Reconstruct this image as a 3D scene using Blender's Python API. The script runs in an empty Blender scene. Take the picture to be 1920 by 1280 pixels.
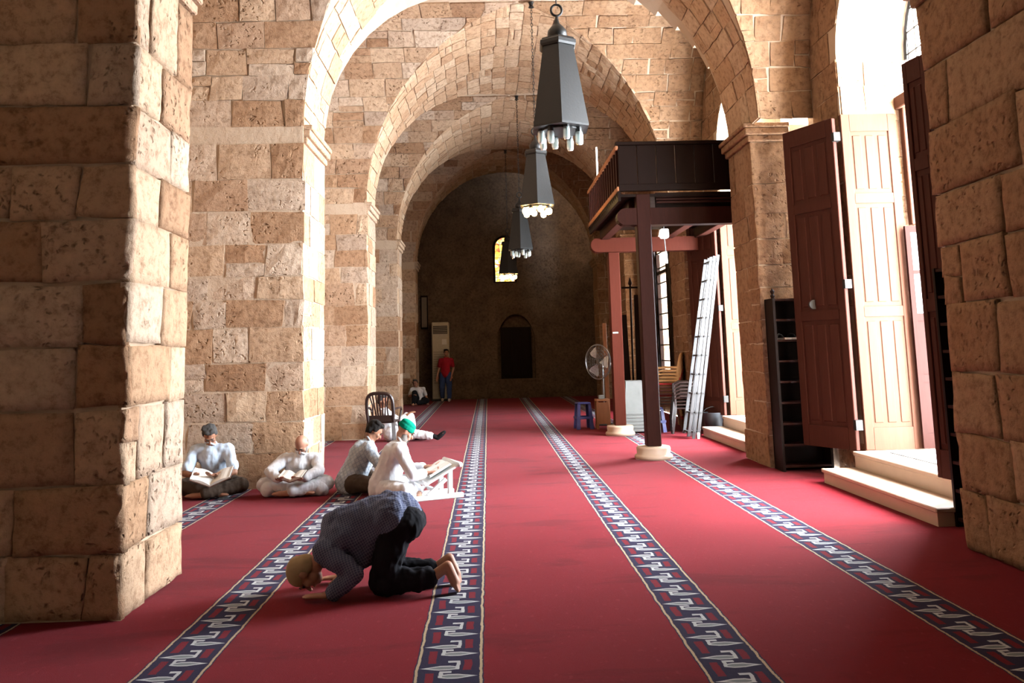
import bpy, bmesh, math, random
from mathutils import Vector, Matrix, noise
random.seed(11)
R = math.radians
SC = bpy.context.scene
COL = SC.collection

# ------------------------------------------------------------------ camera
cam_d = bpy.data.cameras.new('camera')
cam = bpy.data.objects.new('camera', cam_d); COL.objects.link(cam)
cam_d.sensor_width = 36.0
cam_d.lens = 36.0 * 1550 / 1920
cam_d.shift_y = -180.0 / 1920
cam_d.clip_start = 0.05; cam_d.clip_end = 300
PITCH, YAW, ROLL = R(7.307), R(1.842), R(-1.514)
fw = Vector((math.sin(YAW) * math.cos(PITCH), math.cos(YAW) * math.cos(PITCH), math.sin(PITCH)))
r0 = Vector((math.cos(YAW), -math.sin(YAW), 0)); u0 = r0.cross(fw)
rt = math.cos(ROLL) * r0 + math.sin(ROLL) * u0
up = -math.sin(ROLL) * r0 + math.cos(ROLL) * u0
m = Matrix.Identity(4)
for i in range(3):
    m[i][0], m[i][1], m[i][2] = rt[i], up[i], -fw[i]
m[0][3], m[1][3], m[2][3] = 0, 0, 1.5
cam.matrix_world = m
SC.camera = cam

# ------------------------------------------------------------------ world, light, exposure
SKY = 50.0
w = bpy.data.worlds.new('sky'); SC.world = w; w.use_nodes = True
bg = w.node_tree.nodes['Background']
bg.inputs[0].default_value = (0.86, 0.93, 1.0, 1); bg.inputs[1].default_value = SKY
SC.view_settings.view_transform = 'Standard'
SC.view_settings.look = 'None'
SC.view_settings.gamma = 1
SC.view_settings.use_curve_mapping = False
SC.view_settings.exposure = 1.05
SC.cycles.max_bounces = 5
SC.cycles.diffuse_bounces = 2
SC.cycles.glossy_bounces = 2
SC.cycles.transmission_bounces = 4
SC.cycles.adaptive_threshold = .025
SC.cycles.sample_clamp_indirect = 6

# ------------------------------------------------------------------ layout of the hall (metres; x across, y along the nave)
CX, HA = 0.62, 2.81                 # nave axis and half span
XL, XR = CX - HA, CX + HA           # inner faces of the pillars
ZS, RISE = 4.3, 3.0                 # springing of the vault and its rise
XWL, XWR = -4.3, 4.12               # side walls
ARCH = [(-5.3, -4.1), (-0.1, 1.0), (5.12, 6.12), (9.92, 11.26), (15.2, 16.4), (20.35, 21.5), (25.4, 26.5)]
YEND, YBACK = 27.3, -5.3
DOOR_Y = {0: -2.1, 2: 8.06, 3: 13.14, 4: 19.02}   # bay index (between ARCH[i] and ARCH[i+1]) -> centre of the opening; the first, unseen, is added to light the near pillar
DHW, DSP = 1.12, 4.75               # half width and springing height of the door recess
HW = {0: .3, 2: DHW, 3: DHW, 4: .62}        # half width by bay (the first is the added opening, the last a window)
SP = {0: 3.6, 2: DSP, 3: DSP, 4: 3.7}
XOUT = 5.1

for i, yc in DOOR_Y.items():        # daylight portals in the wall openings (they only guide the sampling of the sky)
    ld = bpy.data.lights.new('daylight_portal', 'AREA'); ld.shape = 'RECTANGLE'
    ld.size = 2 * HW[i]; ld.size_y = 5.7 if i in (2, 3) else 3.6; ld.cycles.is_portal = True
    lo = bpy.data.objects.new('daylight_portal', ld); COL.objects.link(lo)
    lo.location = (XOUT + .02, yc, 3.05 if i in (2, 3) else 2.5)
    lo.rotation_euler = (R(90), 0, R(90))

# ------------------------------------------------------------------ small helpers
def tag(o, label=None, cat=None, group=None, kind=None):
    if label: o['label'] = label
    if cat: o['category'] = cat
    if group: o['group'] = group
    if kind: o['kind'] = kind
    return o

def empty(name, loc=(0, 0, 0), rz=0.0, parent=None):
    o = bpy.data.objects.new(name, None); COL.objects.link(o)
    o.location = loc; o.rotation_euler = (0, 0, rz); o.empty_display_size = .1
    if parent: o.parent = parent
    return o

def mesh_obj(name, verts, faces, mat, parent=None, smooth=False, loc=(0, 0, 0)):
    me = bpy.data.meshes.new(name); me.from_pydata([tuple(v) for v in verts], [], faces); me.update()
    if mat: me.materials.append(mat)
    if smooth:
        me.polygons.foreach_set('use_smooth', [True] * len(me.polygons))
    o = bpy.data.objects.new(name, me); COL.objects.link(o); o.location = loc
    if parent: o.parent = parent
    return o

def copy_tree(o, parent=None):
    c = o.copy(); COL.objects.link(c)
    if parent: c.parent = parent
    for ch in list(o.children): copy_tree(ch, c)
    return c

class MB:
    """collects simple solids and links them as one mesh object"""
    def __init__(s): s.v = []; s.f = []
    def add(s, verts, faces):
        n = len(s.v); s.v += [Vector(p) for p in verts]; s.f += [tuple(i + n for i in q) for q in faces]; return s
    def box(s, lo, hi, M=None, bev=0.0):
        (a, b, c), (d, e, f) = lo, hi
        if bev > 0:
            bm = bmesh.new(); bmesh.ops.create_cube(bm, size=1)
            for v in bm.verts:
                v.co = Vector(((a + d) / 2 + v.co.x * (d - a), (b + e) / 2 + v.co.y * (e - b), (c + f) / 2 + v.co.z * (f - c)))
            bmesh.ops.bevel(bm, geom=bm.edges[:], offset=bev, segments=1, affect='EDGES')
            bm.verts.index_update()
            vs = [v.co.copy() for v in bm.verts]; fs = [tuple(v.index for v in q.verts) for q in bm.faces]; bm.free()
        else:
            vs = [Vector(p) for p in ((a, b, c), (d, b, c), (d, e, c), (a, e, c), (a, b, f), (d, b, f), (d, e, f), (a, e, f))]
            fs = [(3, 2, 1, 0), (4, 5, 6, 7), (0, 1, 5, 4), (1, 2, 6, 5), (2, 3, 7, 6), (3, 0, 4, 7)]
        if M: vs = [M @ v for v in vs]
        return s.add(vs, fs)
    def bar(s, p, q, w, d=None, up=(0, 0, 1), bev=0.0):
        p, q = Vector(p), Vector(q); d = d or w; ax = (q - p); L = ax.length; ax.normalize()
        u = Vector(up); x = ax.cross(u)
        if x.length < 1e-4: x = ax.cross(Vector((1, 0, 0)))
        x.normalize(); y = x.cross(ax)
        M = Matrix((( x.x, y.x, ax.x, p.x), (x.y, y.y, ax.y, p.y), (x.z, y.z, ax.z, p.z), (0, 0, 0, 1)))
        return s.box((-w / 2, -d / 2, 0), (w / 2, d / 2, L), M, bev)
    def tube(s, pts, r, n=8, closed=False, caps=True):
        pts = [Vector(p) for p in pts]; rs = r if isinstance(r, (list, tuple)) else [r] * len(pts)
        rings = []; prev = None
        for i, p in enumerate(pts):
            a = pts[(i - 1) % len(pts)] if (i or closed) else p
            b = pts[(i + 1) % len(pts)] if (i < len(pts) - 1 or closed) else p
            t = (b - a).normalized()
            if prev is None:
                x = t.orthogonal().normalized()
            else:
                x = (prev - t * prev.dot(t)).normalized()
            prev = x; y = t.cross(x)
            rings.append([p + rs[i] * (math.cos(2 * math.pi * k / n) * x + math.sin(2 * math.pi * k / n) * y) for k in range(n)])
        vs = [v for g in rings for v in g]; fs = []
        m_ = len(pts)
        for i in range(m_ if closed else m_ - 1):
            j = (i + 1) % m_
            for k in range(n):
                fs.append((i * n + k, i * n + (k + 1) % n, j * n + (k + 1) % n, j * n + k))
        if caps and not closed:
            fs.append(tuple(range(n - 1, -1, -1))); fs.append(tuple((m_ - 1) * n + k for k in range(n)))
        return s.add(vs, fs)
    def lathe(s, prof, n=16, c=(0, 0, 0), rot=0.0, M=None, sx=1.0, sy=1.0):
        vs = []; fs = []
        for r, z in prof:
            for k in range(n):
                a = 2 * math.pi * k / n + rot
                vs.append(Vector((c[0] + sx * r * math.cos(a), c[1] + sy * r * math.sin(a), c[2] + z)))
        for i in range(len(prof) - 1):
            for k in range(n):
                fs.append((i * n + k, i * n + (k + 1) % n, (i + 1) * n + (k + 1) % n, (i + 1) * n + k))
        fs.append(tuple(range(n - 1, -1, -1))); fs.append(tuple((len(prof) - 1) * n + k for k in range(n)))
        if M: vs = [M @ v for v in vs]
        return s.add(vs, fs)
    def build(s, name, mat, parent=None, smooth=False, loc=(0, 0, 0)):
        return mesh_obj(name, s.v, s.f, mat, parent, smooth, loc)

# ------------------------------------------------------------------ materials
class NT:
    """tiny node-graph writer"""
    def __init__(s, name):
        s.m = bpy.data.materials.new(name); s.m.use_nodes = True
        s.t = s.m.node_tree; s.b = s.t.nodes['Principled BSDF']
    def n(s, kind, **kw):
        nd = s.t.nodes.new(kind)
        for k, v in kw.items(): setattr(nd, k, v)
        return nd
    def put(s, sock, v):
        if isinstance(v, bpy.types.NodeSocket): s.t.links.new(v, sock)
        elif v is not None: sock.default_value = v
    def ma(s, op, a, b=None, c=None, clamp=False):
        nd = s.n('ShaderNodeMath', operation=op, use_clamp=clamp)
        s.put(nd.inputs[0], a)
        if b is not None: s.put(nd.inputs[1], b)
        if c is not None: s.put(nd.inputs[2], c)
        return nd.outputs[0]
    def mix(s, f, a, b, mode='MIX'):
        nd = s.n('ShaderNodeMix', data_type='RGBA', blend_type=mode)
        s.put(nd.inputs[0], f); s.put(nd.inputs[6], a); s.put(nd.inputs[7], b)
        return nd.outputs[2]
    def pos(s): return s.n('ShaderNodeNewGeometry').outputs['Position']
    def objc(s): return s.n('ShaderNodeTexCoord').outputs['Object']
    def noise(s, vec, scale, detail=4, rough=.55, dist=0.0):
        nd = s.n('ShaderNodeTexNoise'); s.put(nd.inputs['Vector'], vec)
        nd.inputs['Scale'].default_value = scale; nd.inputs['Detail'].default_value = detail
        nd.inputs['Roughness'].default_value = rough; nd.inputs['Distortion'].default_value = dist
        return nd.outputs['Fac']
    def ramp(s, f, stops):
        nd = s.n('ShaderNodeValToRGB'); s.put(nd.inputs[0], f); e = nd.color_ramp.elements
        while len(e) < len(stops): e.new(.5)
        for i, (p, c) in enumerate(stops):
            e[i].position = p; e[i].color = (*c, 1) if len(c) == 3 else c
        return nd.outputs[0]
    def scale(s, vec, v3):
        nd = s.n('ShaderNodeMapping'); s.put(nd.inputs[0], vec); nd.inputs['Scale'].default_value = v3; return nd.outputs[0]
    def bump(s, h, strength, dist=.01):
        nd = s.n('ShaderNodeBump'); s.put(nd.inputs['Height'], h)
        nd.inputs['Strength'].default_value = strength; nd.inputs['Distance'].default_value = dist
        s.t.links.new(nd.outputs[0], s.b.inputs['Normal'])
    def done(s, col=None, rough=.7, metal=0.0, spec=None, emit=None, es=0.0, trans=None, alpha=None):
        if col is not None: s.put(s.b.inputs['Base Color'], col if not isinstance(col, tuple) else (*col[:3], 1))
        s.put(s.b.inputs['Roughness'], rough); s.b.inputs['Metallic'].default_value = metal
        if spec is not None: s.b.inputs['Specular IOR Level'].default_value = spec
        if emit: s.put(s.b.inputs['Emission Color'], emit if not isinstance(emit, tuple) else (*emit, 1)); s.b.inputs['Emission Strength'].default_value = es
        if trans: s.b.inputs['Transmission Weight'].default_value = trans
        if alpha: s.b.inputs['Alpha'].default_value = alpha
        return s.m

def simple(name, col, rough=.6, metal=0.0, var=.12, scale=12.0, bump=0.0, spec=None):
    t = NT(name); p = t.objc(); f = t.noise(p, scale, 5)
    c = t.mix(f, (col[0] * (1 - var), col[1] * (1 - var), col[2] * (1 - var), 1), (min(1, col[0] * (1 + var)), min(1, col[1] * (1 + var)), min(1, col[2] * (1 + var)), 1))
    if bump: t.bump(t.noise(p, scale * 4, 4), bump, .004)
    return t.done(c, rough, metal, spec)

def stone_mat(name, stops, pits=True, bumpd=.035, satur=1.0):
    t = NT(name); p = t.pos()
    rnd = t.n('ShaderNodeObjectInfo').outputs['Random']
    base = t.ramp(rnd, stops)
    n1 = t.noise(p, 2.3, 6, .65); n2 = t.noise(p, 14, 6, .7)
    base = t.mix(t.ma('MULTIPLY', n1, .38), base, (.62, .47, .34, 1))
    dk = t.ramp(n2, [(.3, (.5, .43, .37)), (.5, (.95, .94, .93)), (.72, (1.15, 1.13, 1.1))])
    base = t.mix(1.0, base, dk, 'MULTIPLY')
    h = t.ma('MULTIPLY', n2, .6)
    if pits:
        vo = t.n('ShaderNodeTexVoronoi'); t.put(vo.inputs['Vector'], t.mix(.12, p, t.n('ShaderNodeTexNoise').outputs['Color'])); vo.inputs['Scale'].default_value = 17
        pit = t.ma('SUBTRACT', 1.0, t.ma('SMOOTH_MIN', t.ma('MULTIPLY', vo.outputs['Distance'], 3.2), 1.0, .2))
        gate = t.ma('MULTIPLY', t.ma('SUBTRACT', t.noise(p, 1.7, 3), .47), 9, clamp=True)
        pit = t.ma('MULTIPLY', pit, gate, clamp=True)
        base = t.mix(t.ma('MULTIPLY', pit, .8), base, (.16, .085, .045, 1))
        h = t.ma('SUBTRACT', h, pit)
    base = t.mix(1.0, base, (.69, .65, .61, 1), 'MULTIPLY')
    t.bump(h, .8, bumpd)
    return t.done(base, .92, spec=.15)

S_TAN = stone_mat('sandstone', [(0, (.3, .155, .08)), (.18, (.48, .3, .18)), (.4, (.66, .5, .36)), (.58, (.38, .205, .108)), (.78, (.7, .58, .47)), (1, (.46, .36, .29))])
S_VAULT = stone_mat('vault_stone', [(0, (.42, .25, .145)), (.25, (.64, .46, .31)), (.5, (.5, .31, .185)), (.75, (.68, .53, .39)), (1, (.56, .38, .25))], pits=False, bumpd=.025)
S_ORANGE = stone_mat('shaded_ochre_stone', [(0, (.25, .125, .058)), (.35, (.33, .185, .095)), (.65, (.285, .15, .074)), (1, (.37, .235, .14))])  # ochre, darkened so door-side pillars and webs carry their shade in the colour
t = NT('lime_mortar'); p = t.pos(); n1 = t.noise(p, 9, 6, .7); n2 = t.noise(p, 2.1, 4)
t.bump(n1, .7, .02)
MORTAR = t.done(t.mix(n2, (.36, .25, .17, 1), (.48, .38, .28, 1)), .95, spec=.1)

def wood_mat(name, dark, light, rough=.45, sc=(6, 6, .7)):
    t = NT(name); p = t.scale(t.objc(), sc)
    n1 = t.noise(p, 7, 6, .65, .6); n2 = t.noise(p, 1.3, 3)
    c = t.mix(n1, (*dark, 1), (*light, 1)); c = t.mix(t.ma('MULTIPLY', n2, .35), c, (*dark, 1))
    t.bump(n1, .25, .004)
    return t.done(c, rough, spec=.05)
W_RED = wood_mat('red_brown_wood', (.016, .005, .0035), (.036, .011, .0075))
W_DOOR = wood_mat('door_wood', (.034, .01, .007), (.07, .023, .015), .5)
W_DARK = wood_mat('dark_wood', (.006, .003, .0022), (.014, .0065, .0045))
W_WARM = wood_mat('warm_wood', (.24, .1, .05), (.4, .19, .1), .45)
W_POST = wood_mat('post_wood', (.042, .009, .005), (.075, .017, .01), .6)
W_INNER = wood_mat('worn_inner_wood', (.07, .029, .018), (.125, .055, .034), .55)
IRON = simple('dark_iron', (.03, .028, .026), .5, .7, .25, 20)
STEP = simple('step_stone', (.4, .29, .21), .5, 0, .1, 5, .25)

S_END = stone_mat('shade_dark_stone', [(0, (.035, .02, .013)), (.5, (.05, .029, .019)), (1, (.07, .043, .028))], pits=False)  # darkness of the unlit end is put into the stone colour
# ------------------------------------------------------------------ masonry
def jit(a): return random.uniform(-a, a)

def block(parent, surf, u0, u1, v0, v1, mat, nu=3, nv=2, clamp=None, rough=.006, dep=.03, rim=.005, gap=.006, cj=.014, name='stone'):
    """one stone laid on surf(u, v) -> (point, normal)"""
    u0 += gap; u1 -= gap; v0 += gap; v1 -= gap
    cs = [(u0 + jit(cj), v0 + jit(cj * .6)), (u1 + jit(cj), v0 + jit(cj * .6)), (u1 + jit(cj), v1 + jit(cj * .6)), (u0 + jit(cj), v1 + jit(cj * .6))]
    off = random.uniform(-.006, .008); g = []
    for j in range(nv + 1):
        b = j / nv
        for i in range(nu + 1):
            a = i / nu
            u = (cs[0][0] * (1 - a) + cs[1][0] * a) * (1 - b) + (cs[3][0] * (1 - a) + cs[2][0] * a) * b
            v = (cs[0][1] * (1 - a) + cs[1][1] * a) * (1 - b) + (cs[3][1] * (1 - a) + cs[2][1] * a) * b
            e = i in (0, nu) or j in (0, nv)
            # pull the second ring towards the rim so that the edge reads as a worn arris
            if clamp: u, v = clamp(u, v)
            P, N = surf(u, v)
            k = noise.noise(P * 6.0) * rough * 1.6 + noise.noise(P * 17.0) * rough
            if e:
                k2 = noise.noise(P * 11.0)
                u += k2 * .008; v += noise.noise(P * 11.0 + Vector((9, 3, 1))) * .008
                if clamp: u, v = clamp(u, v)
                P, N = surf(u, v); k = -rim + k * .5
            g.append((P + N * (k + off), N))
    n = len(g); W = nu + 1
    fs = [(j * W + i, j * W + i + 1, (j + 1) * W + i + 1, (j + 1) * W + i) for j in range(nv) for i in range(nu)]
    ring = [i for i in range(W)] + [j * W + nu for j in range(1, nv + 1)] + [nv * W + i for i in range(nu - 1, -1, -1)] + [j * W for j in range(nv - 1, 0, -1)]
    vs = [q[0] for q in g] + [g[i][0] - g[i][1] * dep for i in ring]
    m_ = len(ring)
    fs += [(ring[(k + 1) % m_], ring[k], n + k, n + (k + 1) % m_) for k in range(m_)]
    # orientation
    a, b, c = vs[fs[0][0]], vs[fs[0][1]], vs[fs[0][2]]
    if (b - a).cross(c - a).dot(g[0][1]) < 0: fs = [tuple(reversed(f)) for f in fs]
    ctr = sum((q[0] for q in g), Vector()) / n
    return mesh_obj(name, [v - ctr for v in vs], fs, mat, parent, nu > 4, ctr)

def courses(v0, v1, h, j=.12):
    out = [v0]
    while out[-1] < v1 - h * .6:
        out.append(min(v1, out[-1] + h * random.uniform(1 - j, 1 + j)))
    if v1 - out[-1] > 1e-3: out[-1] = v1
    return out

def lay(parent, surf, u0, u1, cs, wmin, wmax, mat, urange=None, keep=None, **kw):
    """rows of stones; urange(vmid) narrows a row, keep(umid, vmid) drops stones"""
    for a, b in zip(cs, cs[1:]):
        lo, hi = u0, u1
        if urange:
            lo, hi = urange(a, b)
            if hi - lo < .12: continue
        x = lo; first = True
        while x < hi - 1e-3:
            wd = random.uniform(wmin, wmax) * (random.uniform(.4, 1) if first else 1); first = False
            e = x + wd
            if hi - e < wmin * .5: e = hi
            if keep is None or keep((x + e) / 2, (a + b) / 2):
                if random.random() < .1 and b - a > .24 and e - x < .6:
                    md = a + (b - a) * random.uniform(.4, .6)
                    block(parent, surf, x, e, a, md, mat, **kw); block(parent, surf, x, e, md, b, mat, **kw)
                else: block(parent, surf, x, e, a, b, mat, **kw)
            x = e

def ell_table(a, b, n=240):
    """arc-length table of a half ellipse from -a over the crown to +a"""
    P = [(-a * math.cos(math.pi * i / n), b * math.sin(math.pi * i / n)) for i in range(n + 1)]
    s = [0.0]
    for p, q in zip(P, P[1:]): s.append(s[-1] + math.hypot(q[0] - p[0], q[1] - p[1]))
    return s, n
def ell_at(tab, a, b, v):
    s, n = tab; v = max(0.0, min(s[-1], v)); lo, hi = 0, n
    while hi - lo > 1:
        md = (lo + hi) // 2
        if s[md] <= v: lo = md
        else: hi = md
    f = (v - s[lo]) / max(1e-9, s[hi] - s[lo]); th = math.pi * (lo + f) / n
    c, d = math.cos(th), math.sin(th)
    nx, nz = c / a, -d / b; l = math.hypot(nx, nz)          # points to the inside (centre)
    return -a * c, b * d, nx / l, nz / l
T_MAIN = ell_table(HA, RISE); L_MAIN = T_MAIN[0][-1]
def s_main(u, v):
    x, z, nx, nz = ell_at(T_MAIN, HA, RISE, v)
    return Vector((CX + x, u, ZS + z)), Vector((nx, 0, nz))
def s_front(Y):
    return lambda u, v: (Vector((u, Y, v)), Vector((0, -1, 0)))
def s_side(X, sg):
    return lambda u, v: (Vector((X, u, v)), Vector((sg, 0, 0)))
def make_cross(yc, hb):
    T = ell_table(hb, RISE)
    def f(u, v):                                            # v from the far springing (y = yc + hb) up
        y, z, ny, nz = ell_at(T, hb, RISE, v)
        return Vector((u, yc - y, ZS + z)), Vector((0, -ny, nz))
    return f, T[0][-1]

BKV = .03   # deeper joints in the vaults
BK = .014   # depth of the joints
# --- floor
t = NT('carpet'); P = t.pos(); sx = t.n('ShaderNodeSeparateXYZ'); t.put(sx.inputs[0], P); X, Y = sx.outputs[0], sx.outputs[1]
wob = t.noise(P, 9, 3); wob = t.ma('MULTIPLY', t.ma('SUBTRACT', wob, .5), .022)
fine = t.noise(P, 160, 2); fine = t.ma('MULTIPLY', t.ma('SUBTRACT', fine, .5), .012)
S = t.ma('SUBTRACT', t.ma('FLOORED_MODULO', t.ma('ADD', X, 2.92 + .675 + 13.5), 1.35), .675)
S = t.ma('ADD', S, t.ma('ADD', wob, fine))
Tt = t.ma('FLOORED_MODULO', t.ma('ADD', t.ma('ADD', Y, 29.0), t.ma('MULTIPLY', wob, .6)), .29)
A = t.ma('ABSOLUTE', S)
def lt(a, b): return t.ma('LESS_THAN', a, b)
def gt(a, b): return t.ma('GREATER_THAN', a, b)
def AND(*q):
    o = q[0]
    for k in q[1:]: o = t.ma('MULTIPLY', o, k)
    return o
def OR(*q):
    o = q[0]
    for k in q[1:]: o = t.ma('MAXIMUM', o, k)
    return o
def leaf(s, tc):   # tapered leaf, tip at s = -.13, blunt end at s = +.045
    hw = t.ma('MULTIPLY', t.ma('MULTIPLY', t.ma('ADD', s, .138), 11.0, clamp=True), .028)
    hw = t.ma('MINIMUM', hw, t.ma('ADD', .014, t.ma('MULTIPLY', t.ma('SUBTRACT', .048, s), .3)))
    d = t.ma('ABSOLUTE', t.ma('SUBTRACT', Tt, tc))
    inn = AND(lt(d, hw), gt(s, -.138), lt(s, .048))
    core = AND(lt(d, t.ma('SUBTRACT', hw, .012)), gt(s, -.115), lt(s, .03))
    return inn, core
SN = t.ma('MULTIPLY', S, -1.0)
l1, c1 = leaf(S, .15); l2, c2 = leaf(SN, .045)
st1 = AND(lt(t.ma('ABSOLUTE', t.ma('SUBTRACT', S, .040)), .009), gt(Tt, .13), lt(Tt, .235))
st2 = AND(lt(t.ma('ABSOLUTE', t.ma('ADD', S, .036)), .009), gt(Tt, .03), lt(Tt, .105))
st3 = AND(lt(t.ma('ABSOLUTE', t.ma('SUBTRACT', Tt, .228)), .012), gt(S, -.01), lt(S, .048))
st4 = AND(lt(t.ma('ABSOLUTE', t.ma('SUBTRACT', Tt, .098)), .011), gt(S, -.045), lt(S, .012))
white = OR(l1, l2, st1, st2, st3, st4); core = OR(c1, c2)
red1 = AND(lt(t.ma('ABSOLUTE', t.ma('SUBTRACT', S, .088)), .02), gt(Tt, .12), lt(Tt, .25))
red2 = AND(lt(t.ma('ABSOLUTE', t.ma('ADD', S, .088)), .02), t.ma('SUBTRACT', 1.0, AND(gt(Tt, .09), lt(Tt, .21))))
reds = OR(red1, red2)
big = t.noise(P, .9, 4); pile = t.noise(P, 60, 3); figure = t.noise(t.scale(P, (5, 2.2, 1)), 6, 2)
redc = t.mix(big, (.125, .0045, .0085, 1), (.185, .009, .016, 1))
redc = t.mix(t.ma('MULTIPLY', pile, .5), redc, (.1, .0035, .0065, 1))
redc = t.mix(t.ma('MULTIPLY', t.ma('GREATER_THAN', figure, .66), .16), redc, (.28, .04, .045, 1))
band = t.mix(pile, (.009, .01, .03, 1), (.018, .019, .046, 1))
band = t.mix(reds, band, (.13, .007, .014, 1))
band = t.mix(white, band, (.4, .41, .42, 1)); band = t.mix(core, band, (.16, .18, .185, 1))
edge = AND(gt(A, .146), lt(A, .159))
band = t.mix(edge, band, (.36, .28, .18, 1))
nap = t.noise(t.scale(P, (.55, 1.6, 1)), 1.3, 5, .6, .4)
redc = t.mix(t.ma('MULTIPLY', t.ma('MULTIPLY', t.ma('SUBTRACT', nap, .55), 12, clamp=True), .42), redc, (.06, .002, .004, 1))
colr = t.mix(AND(lt(A, .166), lt(X, 3.2)), redc, band)
t.bump(t.noise(P, 260, 2), .5, .006)
CARPET = t.done(colr, .95, spec=.04)
t.b.inputs['Sheen Weight'].default_value = .05; t.b.inputs['Sheen Roughness'].default_value = .5
t.b.inputs['Sheen Tint'].default_value = (1, .75, .8, 1)
fl = mesh_obj('floor', [(XWL, YBACK, 0), (XWR, YBACK, 0), (XWR, YEND, 0), (XWL, YEND, 0)], [(0, 1, 2, 3)], CARPET)
tag(fl, 'red prayer carpet with navy and white patterned bands running the length of the hall', 'carpet', kind='structure')

# --- pillars, one pair under every transverse arch
NAMES = {2: 'massive pitted sandstone pillar at the near edge, cut off by the picture', 3: 'sandstone pillar behind the two men reading against it',
         4: 'sandstone pillar behind the brown plastic chair', 5: 'sandstone pillar beside the far seated man in white', 6: 'last sandstone pillar before the dark end wall'}
NAMER = {2: 'rough sandstone pillar next to the tall dark shelf at the picture edge', 3: 'ochre stone pillar between the open door and the gallery',
         4: 'shaded stone pillar behind the gallery', 5: 'stone pillar behind the pedestal fan', 6: 'stone pillar next to the dark end wall, door side'}
def pillar(i, left):
    y0, y1 = ARCH[i]
    if not left and i == 3: y0 = 10.3
    if not left and i == 2: y0 = 4.2
    x0, x1 = (XWL - .2, XL - BK) if left else (XR + BK, XWR + .3)
    bk = .034 if i == 2 else BK
    xr = 3.68 if i == 4 else XR
    x0, x1 = (XWL - .2, XL - bk) if left else (xr + bk, XWR + .3)
    root = MB().box((x0, y0 + bk, 0), (x1, y1 - bk, ZS + .02)).build('stone_pillar', MORTAR)
    # arch mass above the pillar, down to the springing
    root['kind'] = 'structure'; root['category'] = 'pillar'
    root['label'] = (NAMES if left else NAMER).get(i, 'stone pillar behind the photographer')
    if i < 2: return root
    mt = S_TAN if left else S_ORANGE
    near = i == 2
    cs = courses(0, ZS - .2, .385 if near else .35, .2)
    if left:
        lo = -3.75 if i < 4 else -3.3
        lay(root, s_front(y0), lo, XL + .005, cs, .42 if near else .38, .85 if near else .78, mt, nu=9 if near else 4, nv=7 if near else 3, rough=.012 if near else .009,
            rim=.011 if near else .008, cj=.024, dep=.05 if near else .03)
        lay(root, s_side(XL, 1), y0 + .012, y1, cs, .42, .85, mt, nu=8 if near else 3, nv=6 if near else 2, rough=.010 if near else .008, cj=.022, dep=.05 if near else .03)
    else:
        if near: cs = courses(0, ZS - .2, .46, .18)
        lay(root, s_side(xr, -1), y0 + .012, y1, cs, .5 if near else .4, 1.0 if near else .8, mt, nu=9 if near else 4, nv=7 if near else 3, rough=.010 if near else .009, cj=.03 if near else .018, dep=.05 if near else .03)
        if i > 2: lay(root, s_front(y0), xr, XWR, cs, .35, .7, mt, nu=3, nv=3)
    # impost moulding
    sg = 1 if left else -1; X0 = XL if left else XR
    im = MB()
    for (z0, z1, pr) in ((ZS - .2, ZS - .12, .035), (ZS - .12, ZS - .03, .075), (ZS - .03, ZS + .03, .1)):
        a, b = sorted((X0 - sg * (.05 if left else .5), X0 + sg * pr))
        im.box((a, y0 + .03 if left else y0 - pr, z0), (b, y1 + (-.02 if left else pr), z1), bev=.012)
    im.build('impost', S_TAN if left else S_ORANGE, root)
    return root
for i in range(len(ARCH)):
    pillar(i, True); pillar(i, False)

# --- transverse arches (soffits) and groin vaults of the bays
def soffit(i):
    y0, y1 = ARCH[i]; n = 40; vs = []; fs = []
    for k in range(n + 1):
        th = math.pi * k / n
        x, z = CX - (HA + BKV) * math.cos(th), ZS + (RISE + BKV) * math.sin(th)
        vs += [(x, y0, z), (x, y1, z), (x, y1 - .02, z + .25), (x, y0 + .02, z + .25)]
    for k in range(n):
        for j in range(4): fs.append((4 * k + j, 4 * k + (j + 1) % 4, 4 * k + 4 + (j + 1) % 4, 4 * k + 4 + j))
    root = mesh_obj('ceiling_arch', vs, fs, MORTAR)
    tag(root, {3: 'nearest transverse stone arch, springing above the reading men', 4: 'second transverse stone arch down the nave', 5: 'third transverse stone arch down the nave',
               6: 'last transverse arch framing the dark end wall'}.get(i, 'transverse stone arch over the near end of the hall'), 'arch', kind='structure')
    if i >= 3:
        h = .3 if i == 3 else .26
        cs = courses(0, L_MAIN, h)
        lay(root, s_main, y0, y1, cs, .3, .62, S_VAULT, nu=3, nv=2, rough=.009, rim=.012, gap=.008, cj=.024, dep=.04)
    return root
for i in range(2, len(ARCH)): soffit(i)
soffit(0); soffit(1)

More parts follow.
